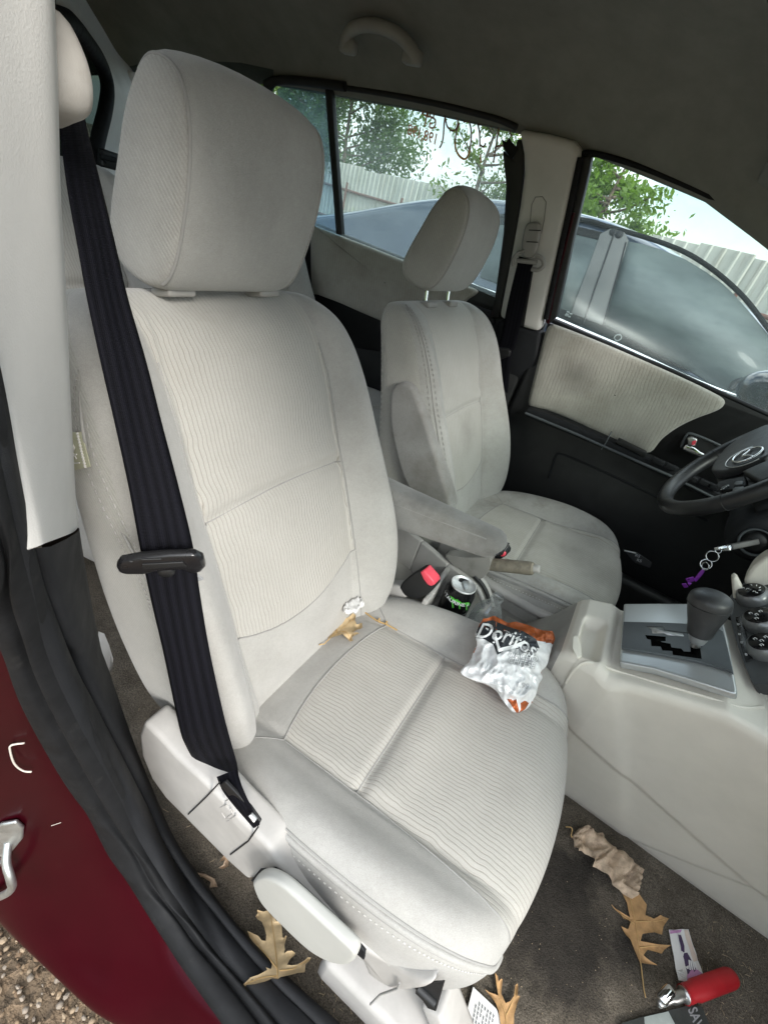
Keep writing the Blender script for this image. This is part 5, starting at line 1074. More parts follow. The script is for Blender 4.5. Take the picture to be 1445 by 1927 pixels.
lD = zz([(670, 372), (690, 345), (720, 335), (745, 345), (790, 355), (800, 375), (850, 410), (860, 430), (910, 470), (945, 500), (940, 530), (925, 560), (920, 600), (905, 608), (880, 585), (830, 550), (790, 510), (750, 475), (740, 450), (705, 430), (690, 430), (680, 400)], 745, 1400, 2.064)
def toD(px, py, e):
    w = n3((px, py, 0), .05); k = math.sin((px*.55-py*.83)*.30+1.5*w)
    return shoot(FL_T, px, py, .010)+A(0, 0, .016*abs(k)+.014*w+(.004 if e else .012))
t = leaf('dry_leaf', 'crumpled brown and white leaf beside the console foot', 'leaf', lD, toD, M['leaf3'], [], zz([(636, 343), (655, 357), (672, 372)], 745, 1400, 2.064), cuts=5)
lE = zz([(230, 300), (240, 315), (235, 335), (265, 335), (300, 310), (315, 320), (310, 345), (320, 365), (345, 360), (350, 385), (320, 400), (300, 410), (335, 425), (300, 430), (295, 440), (302, 455), (270, 445), (240, 425), (215, 430), (180, 440), (165, 440), (140, 400), (130, 390), (160, 385), (175, 350), (190, 330)], 560, 1050, 2.89)
def toE(px, py, e): return shoot(CB_T, px, py, .012)+A(0, 0, .007*n3((px, py, 0), .09)+(.004 if e else 0))
leaf('dry_leaf', 'curled pale tan leaf in the crease of the passenger seat', 'leaf', lE, toE, M['leaf2'], [zz([(165, 445), (230, 390), (310, 330)], 560, 1050, 2.89), zz([(230, 390), (300, 445)], 560, 1050, 2.89), zz([(210, 400), (230, 310)], 560, 1050, 2.89)], zz([(168, 440), (145, 470), (115, 482)], 560, 1050, 2.89), cuts=3)
for pts, lb in (([(735, 710), (760, 703), (800, 712), (835, 730), (846, 762), (815, 764), (818, 742), (790, 724), (750, 722)], 'small curled leaf scrap on the carpet touching the black sill trim'), ([(852, 665), (870, 640), (890, 648), (888, 680), (866, 692), (848, 688), (868, 676), (874, 656)], 'tiny curled leaf scrap on the carpet close to the seat valance')):
    def toS(px, py, e): return U(px, py, z=.018+.004*n3((px, py, 0), .15)+(.008 if e else 0))
    leaf('leaf_scrap', lb, 'leaf', zz(pts, 0, 1300, 2.064), toS, M['leaf3'], cuts=2)
tw = zz([(345, 280), (400, 320), (440, 345), (480, 360), (540, 392)], 560, 1050, 2.89)
mb = MB(); tube(mb, cat_spline([shoot(CB_T, x, y, .004) for x, y in tw], 30), .0018, 7)
for k in (2, 3): c = shoot(CB_T, *tw[k], .006); tube(mb, [c+A(.004, .002, 0), c, c+A(-.002, .006, .002)], .0024, 6)
t = build('twig', mb, M['stem'], loc=shoot(CB_T, *tw[2])); tag(t, 'thin straw coloured twig lying on the passenger cushion bolster', 'twig')
tis = zz([(245, 282), (258, 255), (285, 235), (320, 220), (345, 225), (366, 262), (340, 275), (322, 302), (300, 298), (280, 310), (250, 300)], 560, 1050, 2.89)
def toT(px, py, e): return U(px, py, z=.326)+A(0, 0, (0 if e else .006)+.012*abs(n3((px, py, 0), .16)))
mb = MB(); from_bm(mb, sheet(tis, toT, 6)); t = build('crumpled_tissue', mb, plain('soft_tissue_paper', (.60, .595, .58), .9, var=.1), loc=toT(655, 1145, True)); tag(t, 'crumpled white tissue tucked in the back corner of the passenger seat', 'tissue')
# --- crisp bag
bg_z = lambda pts: zz(pts, 560, 1050, 2.89)
LcP = bg_z([(1010, 328), (985, 370), (965, 415), (975, 470), (960, 500), (935, 560), (885, 622), (960, 668), (1030, 692), (1080, 725), (1110, 770), (1160, 830), (1190, 842)])
RcP = bg_z([(1385, 398), (1398, 440), (1385, 475), (1372, 520), (1355, 580), (1322, 620), (1330, 650), (1310, 690), (1296, 740), (1280, 770), (1270, 792), (1240, 825), (1198, 843)])
Lc, Rc = cat_spline(LcP, 101), cat_spline(RcP, 101)
topdev = cat_spline([(0, 0), (0, -12), (0, -2), (0, -8), (0, -4), (0, 2), (0, 0)], 101)
nb_ = 90
def bagp(a, b, back=False):
    i = b*100; g = lambda C: np.array([np.interp(i, np.arange(101), C[:, k]) for k in (0, 1)])
    p = g(Lc)*(1-a)+g(Rc)*a; p[1] += np.interp(a*100, np.arange(101), topdev[:, 1])*(1-b)**3*.6+2.0*n3((a*5, b*5, 0), 2)*(1-b)
    zpl = .392-.036*b+.0*a
    d = nrm(ray(*p)); q = U(p[0], p[1], z=zpl); tp_ = (q-CAM)@d; h = CB_T.ray_cast(Vector(CAM), Vector(d)); 
    if h[0] is not None: tp_ = min(tp_, h[3]-.004)
    env = (math.sin(math.pi*min(1, max(0, a)))**.6)*(min(1, b/.12))*(min(1, (1-b)/.25))
    q0 = (p[0]*.05, p[1]*.05, 0.)
    cr = abs(n3(q0, .75))*.026+abs(n3(q0, 1.6, 3.1))*.009+abs(n3((p[0]*.09, p[1]*.04, 1), 1.1, 7))*.005
    hgt = .030*env-cr*(.35+.65*env)+.006 if not back else .0005
    return CAM+d*(tp_-max(.0015, hgt))
mb = MB(); rows = [[bagp(a, b) for a in np.linspace(0, 1, nb_)] for b in np.linspace(0, .995, nb_)]; ml = []
for i in range(nb_-1):
    for j in range(nb_-1):
        b, a = (i+.5)/nb_, (j+.5)/nb_
        edge = n3((a*7, b*7, 0), 1.)*.05
        ml.append(1 if (b < .05+.10*a+.05*(a < .25)+edge*.5 and not (a < .1 and b > .1)) or (b > .80+edge and .22 < a+edge*3 < .50) or (b > .80-edge and .62 < a < .9) or (b > .95) else 0)
grid(mb, rows, False, ml)
BT = BVHTree.FromPolygons([tuple(v) for v in mb.v], mb.f)
bag = thing('crisp_bag', 'crumpled silver and orange corn chip bag lying on the passenger seat cushion', 'crisp bag', U(960, 1270, z=.34))
build('foil_front', mb, [M['foil'], M['orange']], bag)
mb = MB(); grid(mb, [[bagp(a, b, True) for a in np.linspace(0, 1, 30)] for b in np.linspace(0, .995, 30)]); build('foil_back', mb, M['orange'], bag)
def print_on(T, polys, off, name, mat, parent, cuts=6):
    mb = MB()
    for pts in polys: from_bm(mb, sheet(pts, lambda x, y, e: shoot(T, x, y, off), cuts))
    return build(name, mb, mat, parent)
def letters_on(T, s, cx, cy, size, ang, off, name, mat, parent, ext=0., squash=1., arc=0., shear=0.):
    vs, fs = text2d(s, size, ext); bm = bmesh.new(); bv = [bm.verts.new((x, y, 0)) for x, y in vs]
    for f in fs:
        try: bm.faces.new([bv[i] for i in f])
        except ValueError: pass
    bmesh.ops.triangulate(bm, faces=bm.faces[:]); 
    for _ in range(4):
        lg = [e for e in bm.edges if e.calc_length() > 2.0]
        if not lg: break
        bmesh.ops.subdivide_edges(bm, edges=lg, cuts=1); bmesh.ops.triangulate(bm, faces=[f for f in bm.faces if len(f.verts) > 3])
    ca, sa = math.cos(ang), math.sin(ang)
    for v in bm.verts:
        x, y = v.co.x, v.co.y*squash; x += shear*y; y += arc*x*x; v.co = Vector(tuple(shoot(T, cx+x*ca+y*sa, cy+x*sa-y*ca, off)))
    mb = MB(); from_bm(mb, bm, 0, False); return build(name, mb, mat, parent)
print_on(BT, [bg_z([(1000, 352), (1060, 338), (1140, 372), (1230, 400), (1295, 440), (1315, 492), (1250, 480), (1180, 478), (1130, 500), (1085, 527), (1062, 470), (985, 425), (968, 400)])], .0012, 'logo_ground', M['bagblk'], bag)
letters_on(BT, 'Doritos', 957, 1199, 37, R(20.5), .0021, 'logo_outline', M['bagblk'], bag, 1.5, 1.12, -.0028, .1)
letters_on(BT, 'Doritos', 957, 1199, 37, R(20.5), .0030, 'logo_letters', M['white'], bag, .35, 1.12, -.0028, .1)
print_on(BT, [bg_z([(1060, 405), (1078, 412), (1100, 490), (1180, 470), (1235, 448), (1240, 462), (1190, 490), (1092, 512)])], .0026, 'logo_swoosh', M['white'], bag)
for s_, x, y in (('NACHO', 1228, 538), ('CHEESE', 1218, 573)):
    cx, cy = bg_z([(x, y)])[0]
    letters_on(BT, s_, cx, cy, 15, R(13), .0022, 'flavour_shadow', M['greyp'], bag, .75, 1., 0, .1); letters_on(BT, s_, cx-.6, cy-.5, 15, R(13), .0032, 'flavour_letters', M['white'], bag, .1, 1., 0, .1)
cx, cy = bg_z([(1222, 694)])[0]; letters_on(BT, '1.99', cx, cy, 15, R(12), .002, 'price_print', M['greyp'], bag, .1)
# --- drink can
cc_ = U(873, 1099, y=-.046)
can = thing('drink_can', 'black open drink can with green claw marks standing in the cup holder', 'drink can', cc_-A(0, 0, .155))
mb = MB(); lathe(mb, [(.0275, -.004), (.029, -.008), (.0325, -.019), (.0331, -.024), (.0331, -.145), (.029, -.155), (0, -.155)], cc_, (0, 0, 1), 48); BTc = BVHTree.FromPolygons([tuple(v) for v in mb.v], mb.f); build('can_body', mb, M['canblk'], can)
mb = MB(); lathe(mb, [(.0277, -.0045), (.0285, -.001), (.0277, .0), (.0262, -.0005), (.0250, -.0052), (.024, -.006), (.0, -.006)], cc_, (0, 0, 1), 48); lid = build('lid', mb, M['alu'], can)
LD = lambda px, py, h: U(px, py, z=cc_[2]+h)
z2 = lambda pts: zz(pts, 740, 1020, 4.516)
mb = MB(); slab(mb, [LD(*p, -.0058) for p in cat_spline(z2([(557, 330), (562, 312), (585, 304), (615, 306), (640, 320), (645, 335), (610, 330), (582, 345)]), 28, True)], (0, 0, 1), .0008, 0); build('mouth', mb, M['black'], lid)
mb = MB(); slab(mb, [LD(*p, -.0045) for p in cat_spline(z2([(582, 345), (600, 333), (628, 335), (642, 350), (640, 375), (634, 405), (615, 410), (600, 400), (592, 370)]), 30, True)], (0, 0, 1), .0012, .0004); build('ring_pull', mb, M['steel'], lid)
mb = MB(); ang0 = math.atan2(*(CAM-cc_)[[1, 0]])
for s_, da_ in (('TAURINE', -.12), ('.', .68), ('L', .92), ('.', -.82), ('I', -1.05)):
    vs, fs = text2d(s_, .0125, .0004)
    def onc(v): q = ang0+da_+v[0]/.0331; return cc_+A((.0336+.0)*math.cos(q), .0336*math.sin(q), -.0305+v[1])
    mb.add([onc(v) for v in vs], fs, 0, False)
build('can_lettering', mb, M['white'], can)
print_on(BTc, [z2(p) for p in ([(480, 455), (505, 470), (525, 488), (555, 490), (535, 503), (500, 500), (492, 480)], [(530, 495), (560, 500), (585, 520), (600, 530), (560, 522), (535, 512)], [(585, 512), (605, 518), (640, 512), (650, 530), (640, 545), (610, 532)], [(492, 500), (505, 505), (515, 560), (500, 560)], [(555, 520), (566, 524), (570, 570), (556, 570)], [(615, 535), (628, 540), (628, 580), (616, 580)])], .0006, 'claw_print', M['green'], can)
# --- bottle
bc = U(938, 1122, y=-.035)
bot = thing('plastic_bottle', 'clear empty plastic bottle without a cap behind the crisp bag', 'bottle', bc-A(0, 0, .17))
pr = cat_spline([(.0128, 0), (.0132, -.002), (.0128, -.005), (.0138, -.008), (.0138, -.010), (.0128, -.012), (.0130, -.018), (.019, -.030), (.0265, -.043), (.031, -.055), (.0325, -.066), (.031, -.072), (.0325, -.078), (.0325, -.09), (.031, -.095), (.0325, -.10), (.0325, -.15), (.029, -.168), (.0, -.17)], 90)
mb = MB(); lathe(mb, [(max(0, a), b) for a, b in pr], bc, (.05, -.05, 1), 40); lathe(mb, [(max(0, a-.0007), b) for a, b in pr[:-2]], bc, (.05, -.05, 1), 40); build('bottle_shell', mb, M['pet'], bot, True)
# --- floor litter
w6 = lambda pts: zz(pts, 860, 1700, 2.47)
wr = thing('snack_wrapper', 'small white wrapper with purple print on the carpet beside the red tool', 'wrapper', shoot(FL_T, 1287, 1798))
def toW(px, py, e): return shoot(FL_T, px, py, .007)+A(0, 0, .004+.003*n3((px, py, 0), .08))
mb = MB(); from_bm(mb, sheet(w6([(975, 126), (1040, 122), (1066, 124), (1090, 200), (1135, 332), (1098, 345), (1052, 368), (1020, 360)]), toW, 3)); wsh = build('wrapper_sheet', mb, M['paper'], wr)
M['mauve'] = plain('mauve_print', (.50, .26, .47), .5); M['dkpurple'] = plain('dark_purple_print', (.06, .035, .09), .5); M['tanp'] = plain('tan_print', (.62, .52, .45), .6)
for nm, mt, ps in (('purple_print', M['mauve'], [[(978, 130), (1035, 126), (1032, 138), (982, 146)], [(1060, 335), (1092, 300), (1130, 330), (1060, 360)]]), ('dark_print', M['dkpurple'], [[(1040, 235), (1062, 232), (1100, 310), (1090, 330), (1062, 335), (1050, 280)], [(1018, 150), (1034, 150), (1050, 230), (1036, 232)]]), ('tan_print', M['tanp'], [[(1046, 128), (1063, 128), (1088, 205), (1108, 270), (1090, 275), (1062, 190)]])):
    mb = MB()
    for p in ps: from_bm(mb, sheet(w6(p), lambda x, y, e: toW(x, y, e)+A(-.0002, 0, .0012), 2))
    join(wsh, mb, mt)
mb = MB()
for k in range(4): tube(mb, [toW(*w6([(1066+k*9, 268+k*3)])[0], 0)+A(0, 0, .002), toW(*w6([(1074+k*9, 312)])[0], 0)+A(0, 0, .002)], .0014, 5)
for k in range(6): tube(mb, [toW(*w6([(1012+k*4, 320+k*7)])[0], 0)+A(0, 0, .0016), toW(*w6([(1040+k*2, 312+k*7)])[0], 0)+A(0, 0, .0016)], .0006, 4)
join(wsh, mb, M['white'])
tl = thing('hand_tool', 'tool with a fat red grip and steel head on the passenger carpet', 'tool', shoot(FL_T, 1290, 1880))
q0, q1 = U(1286, 1872, z=.022), U(1380, 1838, z=.022); qd = nrm(q1-q0); ql = np.linalg.norm(q1-q0)
mb = MB(); lathe(mb, [(0, .0), (.014, .0), (.0125, .002), (.014, .008), (.0135, ql*.18), (.0155, ql*.22), (.0155, ql*.9), (.0135, ql*.97), (.009, ql), (0, ql)], q0, qd, 28); build('grip', mb, M['redgrip'], tl)
mb = MB(); lathe(mb, [(0, -.06), (.004, -.06), (.006, -.057), (.006, -.03), (.0085, -.025), (.0085, .001)], q0, qd, 20); lathe(mb, [(0, -.004), (.012, -.002), (.013, .001), (.0125, .003), (0, .003)], q0, qd, 24); build('steel_shaft', mb, M['steel'], tl)
sh = U(1252, 1872, z=.03); mb = MB(); lathe(mb, [(0, -.016), (.008, -.015), (.0095, -.010), (.0095, .010), (.008, .015), (0, .016)], sh, nrm(A(.35, .7, .45)), 24); build('steel_head', mb, M['chrome'], tl)
pp = thing('folded_paper', 'folded white paper with grey print at the bottom edge beside the seat rail', 'paper', shoot(FL_T, 905, 1900))
def toP(px, py, e): return shoot(FL_T, px, py, .006)
mb = MB(); from_bm(mb, sheet(w6([(74, 388), (128, 438), (182, 490), (216, 570), (236, 640), (0, 640), (30, 570), (50, 480)]), toP, 2)); from_bm(mb, sheet(w6([(70, 392), (76, 392), (36, 575), (10, 640), (-10, 640), (28, 560)]), lambda x, y, e: toP(x, y, e)+A(0, 0, .004), 1)); psh = build('paper_sheet', mb, M['paper'], pp)
mb = MB()
for k in range(7):
    for j in range(5):
        if (k*3+j*5) % 7 == 0: continue
        x0, y0 = 92+k*13-j*4, 452+k*11+j*21; a, b = w6([(x0, y0), (x0-3, y0+15)]); tube(mb, [toP(*a, 0)+A(0, 0, .001), toP(*b, 0)+A(0, 0, .001)], .0007, 4)
join(psh, mb, M['greyp'])
bk_ = thing('leaflet', 'dark glossy leaflet with a pale panel on the carpet under the red tool', 'leaflet', shoot(FL_T, 1250, 1915))
mb = MB(); from_bm(mb, sheet(w6([(765, 556), (865, 526), (980, 498), (1090, 470), (1138, 482), (1172, 565), (1230, 700), (700, 720)]), lambda x, y, e: shoot(FL_T, x, y, .006), 3)); build('cover', mb, plain('dark_leaflet_cover', (.045, .05, .048), .35, var=.4, vs=25), bk_)
mb = MB(); from_bm(mb, sheet(w6([(868, 528), (980, 502), (1012, 562), (1040, 640), (880, 660), (872, 580)]), lambda x, y, e: shoot(FL_T, x, y, .0072), 2)); build('pale_panel', mb, plain('pale_panel_print', (.36, .40, .38), .4, var=.2, vs=40), bk_)
vs, fs = text2d('SAV', 44, .8); ca, sa = math.cos(R(68)), math.sin(R(68)); mb = MB()
mb.add([shoot(FL_T, 1308+(v[0]*ca+v[1]*sa)*.55, 1916+(v[0]*sa-v[1]*ca)*.55, .0078) for v in vs], fs, 0, False); build('cover_letters', mb, M['greyp'], bk_)
mb = MB(); 
for k in range(110):
    if k < 60: px, py = rng.uniform(1290, 1420), rng.uniform(1735, 1927)
    elif k < 110: px, py = rng.uniform(560, 760), rng.uniform(1840, 1927)
    else: px, py = rng.uniform(930, 1300), rng.uniform(1650, 1927)
    p = shoot(FL_T, px, py, .003); a = rng.uniform(0, 6.28); l = rng.uniform(.0008, .0048); d = A(math.cos(a), math.sin(a), rng.uniform(0, .3))*l
    tube(mb, [p-d, p+d*.2+A(0, 0, .001), p+d], rng.uniform(.0002, .0006), 4)
for px, py in ((420, 1610), (400, 1620), (355, 1555), (345, 1490), (312, 1525), (262, 1335), (406, 1592)):
    p = U(px, py, z=.012); a = rng.uniform(0, 6.28); d = A(math.cos(a), math.sin(a), .2)*rng.uniform(.003, .007); tube(mb, [p-d, p+d], .0005, 4)
for k in range(150):
    px, py = (rng.uniform(930, 1445), rng.uniform(1640, 1927)) if k < 170 else (rng.uniform(330, 760), rng.uniform(1500, 1927))
    p = shoot(FL_T, px, py, .0015); bm = bmesh.new(); bmesh.ops.create_icosphere(bm, subdivisions=1, radius=rng.uniform(.0003, .0009))
    for v in bm.verts: v.co = Vector((v.co.x*rng.uniform(.6, 1.6)+p[0], v.co.y*rng.uniform(.6, 1.6)+p[1], v.co.z*.6+p[2]))
    from_bm(mb, bm)
t = build('straw_debris', mb, plain('pale_straw', (.36, .28, .18), .8, var=.5, vs=90)); tag(t, 'scattered straw bits and crumbs over the dirty carpet', 'debris', kind='stuff')

# ------------------------------------------------------------------ outside
GZ = -.32
mb = MB(); grid(mb, [[A(x, y, GZ+.02*n3((x, y, 0), .4)) for y in np.r_[np.linspace(-80, -4, 20), np.linspace(-3.5, 4, 40), np.linspace(5, 90, 30)]] for x in np.r_[np.linspace(-90, -5, 25), np.linspace(-4.5, 4.5, 50), np.linspace(5, 90, 20)]]); g = build('ground', mb, M['gravel']); tag(g, 'brown gravel yard', 'ground', kind='structure')
mb = MB()
for k in range(2600):
    x, y = rng.uniform(-.75, .35), rng.uniform(-1.15, -.78); r = rng.uniform(.0018, .006)*(1 if k % 12 else 1.7); bm = bmesh.new(); bmesh.ops.create_icosphere(bm, subdivisions=1, radius=r)
    s_ = rng.uniform(.6, 1.3, 3)
    for v in bm.verts: v.co = Vector((v.co.x*s_[0]+x, v.co.y*s_[1]+y, v.co.z*s_[2]*.7+GZ+.018*0+r*.3)); v.co += Vector(rng.uniform(-1, 1, 3)*r*.15)
    from_bm(mb, bm, int(rng.randint(0, 4)), k % 2 == 0)
PB = [plain('pebble', c, .85, var=.3, vs=50) for c in ((.20, .14, .085), (.28, .21, .14), (.13, .085, .05), (.24, .20, .16))]
t = build('gravel', mb, PB); tag(t, 'loose brown pebbles under the open door sill', 'gravel', kind='stuff')
# parked sedan
sed = thing('parked_sedan', 'dusty blue sedan with chrome belt line parked beside the far door', 'car', (0, 2.4, GZ))
RX = [(-2.9, .62), (-2.75, .74), (-2.4, .775), (-2.0, .79), (-1.78, .825), (-1.5, .915), (-1.2, 1.03), (-.95, 1.105), (-.6, 1.165), (-.25, 1.185), (.0, 1.165), (.26, 1.105), (.5, 1.03), (.75, .93), (1.0, .82), (1.2, .74), (1.5, .70), (2.2, .62), (2.45, .45)]
xs = np.linspace(-2.9, 2.45, 160); rz = cat_spline(RX, 400)
def syn(z, x): 
    k = 1-.10*max(0, (abs(x+.1)-1.6)/1.2)**2
    return (1.60 if z < .70 else 1.60+.40*(z-.70))+(1-k)
rows = []
for x in xs:
    top = float(np.interp(x, rz[:, 0], rz[:, 1])); r = []
    for z in np.linspace(-.12, min(top-.02, .70), 12): r.append(A(x, syn(z, x)+.03*max(0, .15-z)-.03*math.exp(-((z-.35)/.25)**2), z))
    zr = top-.030
    if zr > .70:
        for z in np.linspace(.70, zr, 12)[1:]: r.append(A(x, syn(z, x), z))
    else:
        for z in np.linspace(.70, .7001, 12)[1:]: r.append(A(x, syn(.7, x)+.004, min(z, top-.02)))
    y0 = r[-1][1]
    for q in np.linspace(0, 1, 22)[1:]:
        y = y0+(2.42-y0)*q; r.append(A(x, y, (top-.03)+.03*min(1, (q/.12))**.5*1.0+.035*math.sin(q*math.pi/2)*(1 if top > .85 else .6)))
    full = r+[A(p[0], 4.84-p[1], p[2]) for p in r[::-1][1:]]; rows.append(full)
mb = MB(); grid(mb, rows); caps(mb, rows, 0, True); sb_ = build('body', mb, M['blue'], sed, True)
SN = nrm(A(0, -1, .40)); S0 = A(0, 1.60, .70)
def SP(px, py, off=.004): return L(px, py, SN, S0+SN*off)
z3 = lambda pts: zz(pts, 945, 200, 2.89)
win1 = z3([(680, 738), (760, 752), (860, 782), (990, 835), (1100, 902), (1190, 965), (1250, 1022), (1330, 1110), (1400, 1195), (1450, 1255)])+[(1560, 790), (1590, 850)]+[(1380, 745), (1330, 718)]+z3([(1020, 1440), (700, 1275), (548, 1190), (590, 1050), (640, 870)])
mb = MB(); slab(mb, [SP(*p, .002) for p in win1], SN, .006, 0); build('front_window', mb, M['sglass'], sed)
mb = MB(); slab(mb, [SP(*p, .002) for p in z3([(540, 690), (520, 730), (400, 700), (350, 690), (200, 670), (-20, 640), (-60, 700), (-100, 860), (-120, 930), (-40, 960), (100, 1010), (300, 1100), (385, 1130), (470, 880)])], SN, .006, 0); build('rear_window', mb, M['sglass'], sed)
mb = MB(); slab(mb, [SP(*p, .004) for p in z3([(590, 668), (660, 682), (684, 735), (640, 870), (590, 1050), (540, 1195), (430, 1150), (372, 1130), (420, 1000), (480, 840), (530, 700)])], SN, .010, .002); bpil = build('center_pillar', mb, M['sdust'], sed)
mb = MB(); tube(mb, [SP(*p, .015) for p in z3([(612, 676), (570, 800), (510, 970), (440, 1180)])], .004, 6); tube(mb, [SP(*p, .015) for p in z3([(672, 740), (640, 860), (600, 1000), (545, 1190)])], .003, 6)
lathe(mb, [(.0, .004), (.016, .004), (.018, 0)], SP(*z3([(602, 684)])[0], .013), SN, 16); lathe(mb, [(.0, .004), (.016, .004), (.018, 0)], SP(*z3([(634, 698)])[0], .013), SN, 16)
build('pillar_joints', mb, M['blk2'], bpil)
mb = MB(); slab(mb, [SP(*p, .003) for p in z3([(545, 690), (400, 655), (100, 610), (-90, 600), (-90, 640), (200, 660), (395, 700), (525, 728)])], SN, .008, .001)
slab(mb, [SP(*p, .009) for p in z3([(300, 1095), (385, 1125), (540, 1190), (700, 1268), (850, 1350), (1030, 1445), (1000, 1440), (700, 1310), (450, 1195), (290, 1140)])], SN, .004, .001)
tube(mb, cat_spline([SP(*p, .008) for p in z3([(-60, 600), (100, 600), (420, 615), (560, 650), (700, 690), (860, 740), (1000, 798), (1120, 872), (1230, 960), (1330, 1060), (1445, 1210), (1560, 1360)])], 60), .011, 6)
build('window_rubber', mb, M['flatblk'], sed)
mb = MB(); tube(mb, cat_spline([SP(*p, .012) for p in z3([(-190, 960), (-120, 990), (-20, 1025), (285, 1152), (430, 1214), (700, 1330), (1000, 1470), (1250, 1570), (1400, 1612), (1560, 1690)])], 60), .024, 8, flat=(1.0, .5)); build('chrome_moulding', mb, M['chrome'], sed)
mb = MB()
for (x, y) in ((355, 1118), (350, 1130), (362, 1142), (345, 1135), (370, 1128)): tube(mb, [SP(*z3([(x-6, y)])[0], .016), SP(*z3([(x+8, y+4)])[0], .016)], .004, 4)
tube(mb, [SP(*p, .016) for p in cat_spline(z3([(608, 1262), (618, 1245), (640, 1245), (645, 1262), (625, 1275)]), 20, True)], .003, 4)
join(bpil, mb, plain('dull_print', (.16, .18, .175), .6))
mb = MB(); tube(mb, cat_spline([SP(*p, .10) for p in z3([(1235, 1540), (1270, 1500), (1330, 1488), (1450, 1495), (1560, 1500)])], 24), .012, 8); slab(mb, [SP(*p, .09) for p in z3([(1240, 1540), (1280, 1508), (1460, 1505), (1470, 1590), (1330, 1580)])], SN, .02, .006); build('side_mirror', mb, M['blk2'], sed)
mb = MB(); slab(mb, [A(-2.70, y, .66) for y in (1.95, 2.25)]+[A(-2.70, y, .74) for y in (2.25, 1.9)], (-1, 0, 0), .04, .01); build('tail_light', mb, M['redbtn'], sed)
for (x, y) in ((-1.7, 1.72), (1.45, 1.72), (-1.7, 3.0), (1.45, 3.0)):
    w_ = MB(); lathe(w_, [(.12, -.09), (.29, -.10), (.315, -.07), (.315, .07), (.29, .10), (.12, .09)], (x, y, GZ+.315), (0, 1, 0), 40); wh = build('wheel', w_, M['rubber'], sed)
    w_ = MB(); lathe(w_, [(.0, -.07), (.05, -.085), (.2, -.075), (.215, -.09)], (x, y, GZ+.315), (0, 1, 0), 40); build('rim', w_, M['steel'], wh)
# corrugated fence
FA, FB = A(-16, 16.0, 0), A(6.5, 6.6, 0)
def fence_run(a, b, h0, h1, label, seed):
    ft = thing('metal_fence', label, 'fence', (a+b)/2+A(0, 0, GZ))
    rg_ = np.random.RandomState(seed); d = b-a; ln = np.linalg.norm(d); d = d/ln; nrm_ = A(d[1], -d[0], 0); s = 0; mb = MB()
    while s < ln-.01:
        w = min(.92, ln-s); dz = rg_.uniform(-.05, .05); h = h0+(h1-h0)*(s/ln)+dz; tl_ = rg_.uniform(-.015, .015)
        prof = []
        for k in range(4):
            o = s+k*w/4
            for f, hh in ((0, 0), (.70, 0), (.78, .028), (.92, .028), (1., 0)): prof.append((o+f*w/4*.99, hh))
        rows_ = [[a+d*(x+tl_*z)+nrm_*(hh+.012*math.sin(s*3))+A(0, 0, GZ+z) for x, hh in prof] for z in (0, .8, 1.4, h)]
        grid(mb, rows_, False, 0, False); s += w*.985
    build('corrugated_sheets', mb, M['fence'], ft)
    mb = MB()
    for zr in (.55, 1.42):
        aa, bb = a+nrm_*.06+A(0, 0, GZ+zr), b+nrm_*.06+A(0, 0, GZ+zr); tube(mb, [aa, (aa+bb)/2-A(0, 0, .04), bb], .04, 6)
    build('rails', mb, M['rust'], ft)
    s = .8
    while s < ln: mb = MB(); p = a+d*s+nrm_*.12; tube(mb, [p+A(0, 0, GZ), p+A(.03, 0, GZ+1.58)], .035, 6); build('post', mb, M['rust'], ft); s += 2.9
Dv = FB-FA; jn = FA+Dv*.60
fence_run(FA, jn, 2.02, 2.06, 'pale corrugated fence run with a rusty rail, left of the driver headrest', 3)
fence_run(jn+A(.15, .5, 0), FB+A(0, .4, 0), 2.10, 2.16, 'pale corrugated fence run beyond the blue sedan bonnet, right of the door pillar', 5)
# trees behind it
def tree(name, label, base, H, crown, n, mat, seed, leafs=.16, lean=(0, 0)):
    t = thing(name, label, 'tree', base, 'trees behind the fence'); rg_ = np.random.RandomState(seed); mb = MB()
    top = base+A(lean[0], lean[1], H)
    tube(mb, cat_spline([base, base+A(.06, 0, H*.3), base+(top-base)*.65+A(-.08, .05, 0), top], 20), np.linspace(.11, .02, 20), 8)
    tips = []
    for k in range(26):
        q = rg_.uniform(.25, .95); o = base+(top-base)*q; a = rg_.uniform(0, 6.28); rr = crown*(.5+.6*math.sin(math.pi*min(1, q*1.0)))*rg_.uniform(.55, 1.1)
        e = o+A(math.cos(a)*rr, math.sin(a)*rr, rg_.uniform(.15, .7)*rr); tube(mb, cat_spline([o, o*.5+e*.5+A(0, 0, -.05*rr), e], 8), np.linspace(.035, .008, 8), 5)
        tips += [(o*.45+e*.55, rr*.32), (o*.15+e*.85, rr*.30), (e, rr*.26)]
    tips += [(top, crown*.3)]
    build('trunk', mb, M['bark'], t)
    mb = MB(); vs, fs = [], []
    for k in range(n):
        c, r = tips[rg_.randint(len(tips))]; p = c+rg_.normal(0, 1, 3)*r*.55; s_ = leafs*rg_.uniform(.5, 1.2)
        u = nrm(rg_.normal(0, 1, 3)); v = nrm(np.cross(u, rg_.normal(0, 1, 3))); o = len(vs)
        vs += [p-u*s_*.5, p+v*s_*.22-A(0, 0, s_*.05), p+u*s_*.5-A(0, 0, s_*.16), p-v*s_*.22-A(0, 0, s_*.05)]; fs += [(o, o+1, o+2, o+3)]
    mb.add(vs, fs, 0, False); build('crown', mb, mat, t)
def along(px, py, y): return U(px, py, y=y)
def tb(px, y): p = U(px, 340, y=y); return A(p[0], p[1], GZ)
tree('broad_tree', 'dense dark green tree behind the fence, left part of the rear side window', tb(640, 15.5), 5.0, 2.4, 16000, M['fol0'], 11, .19)
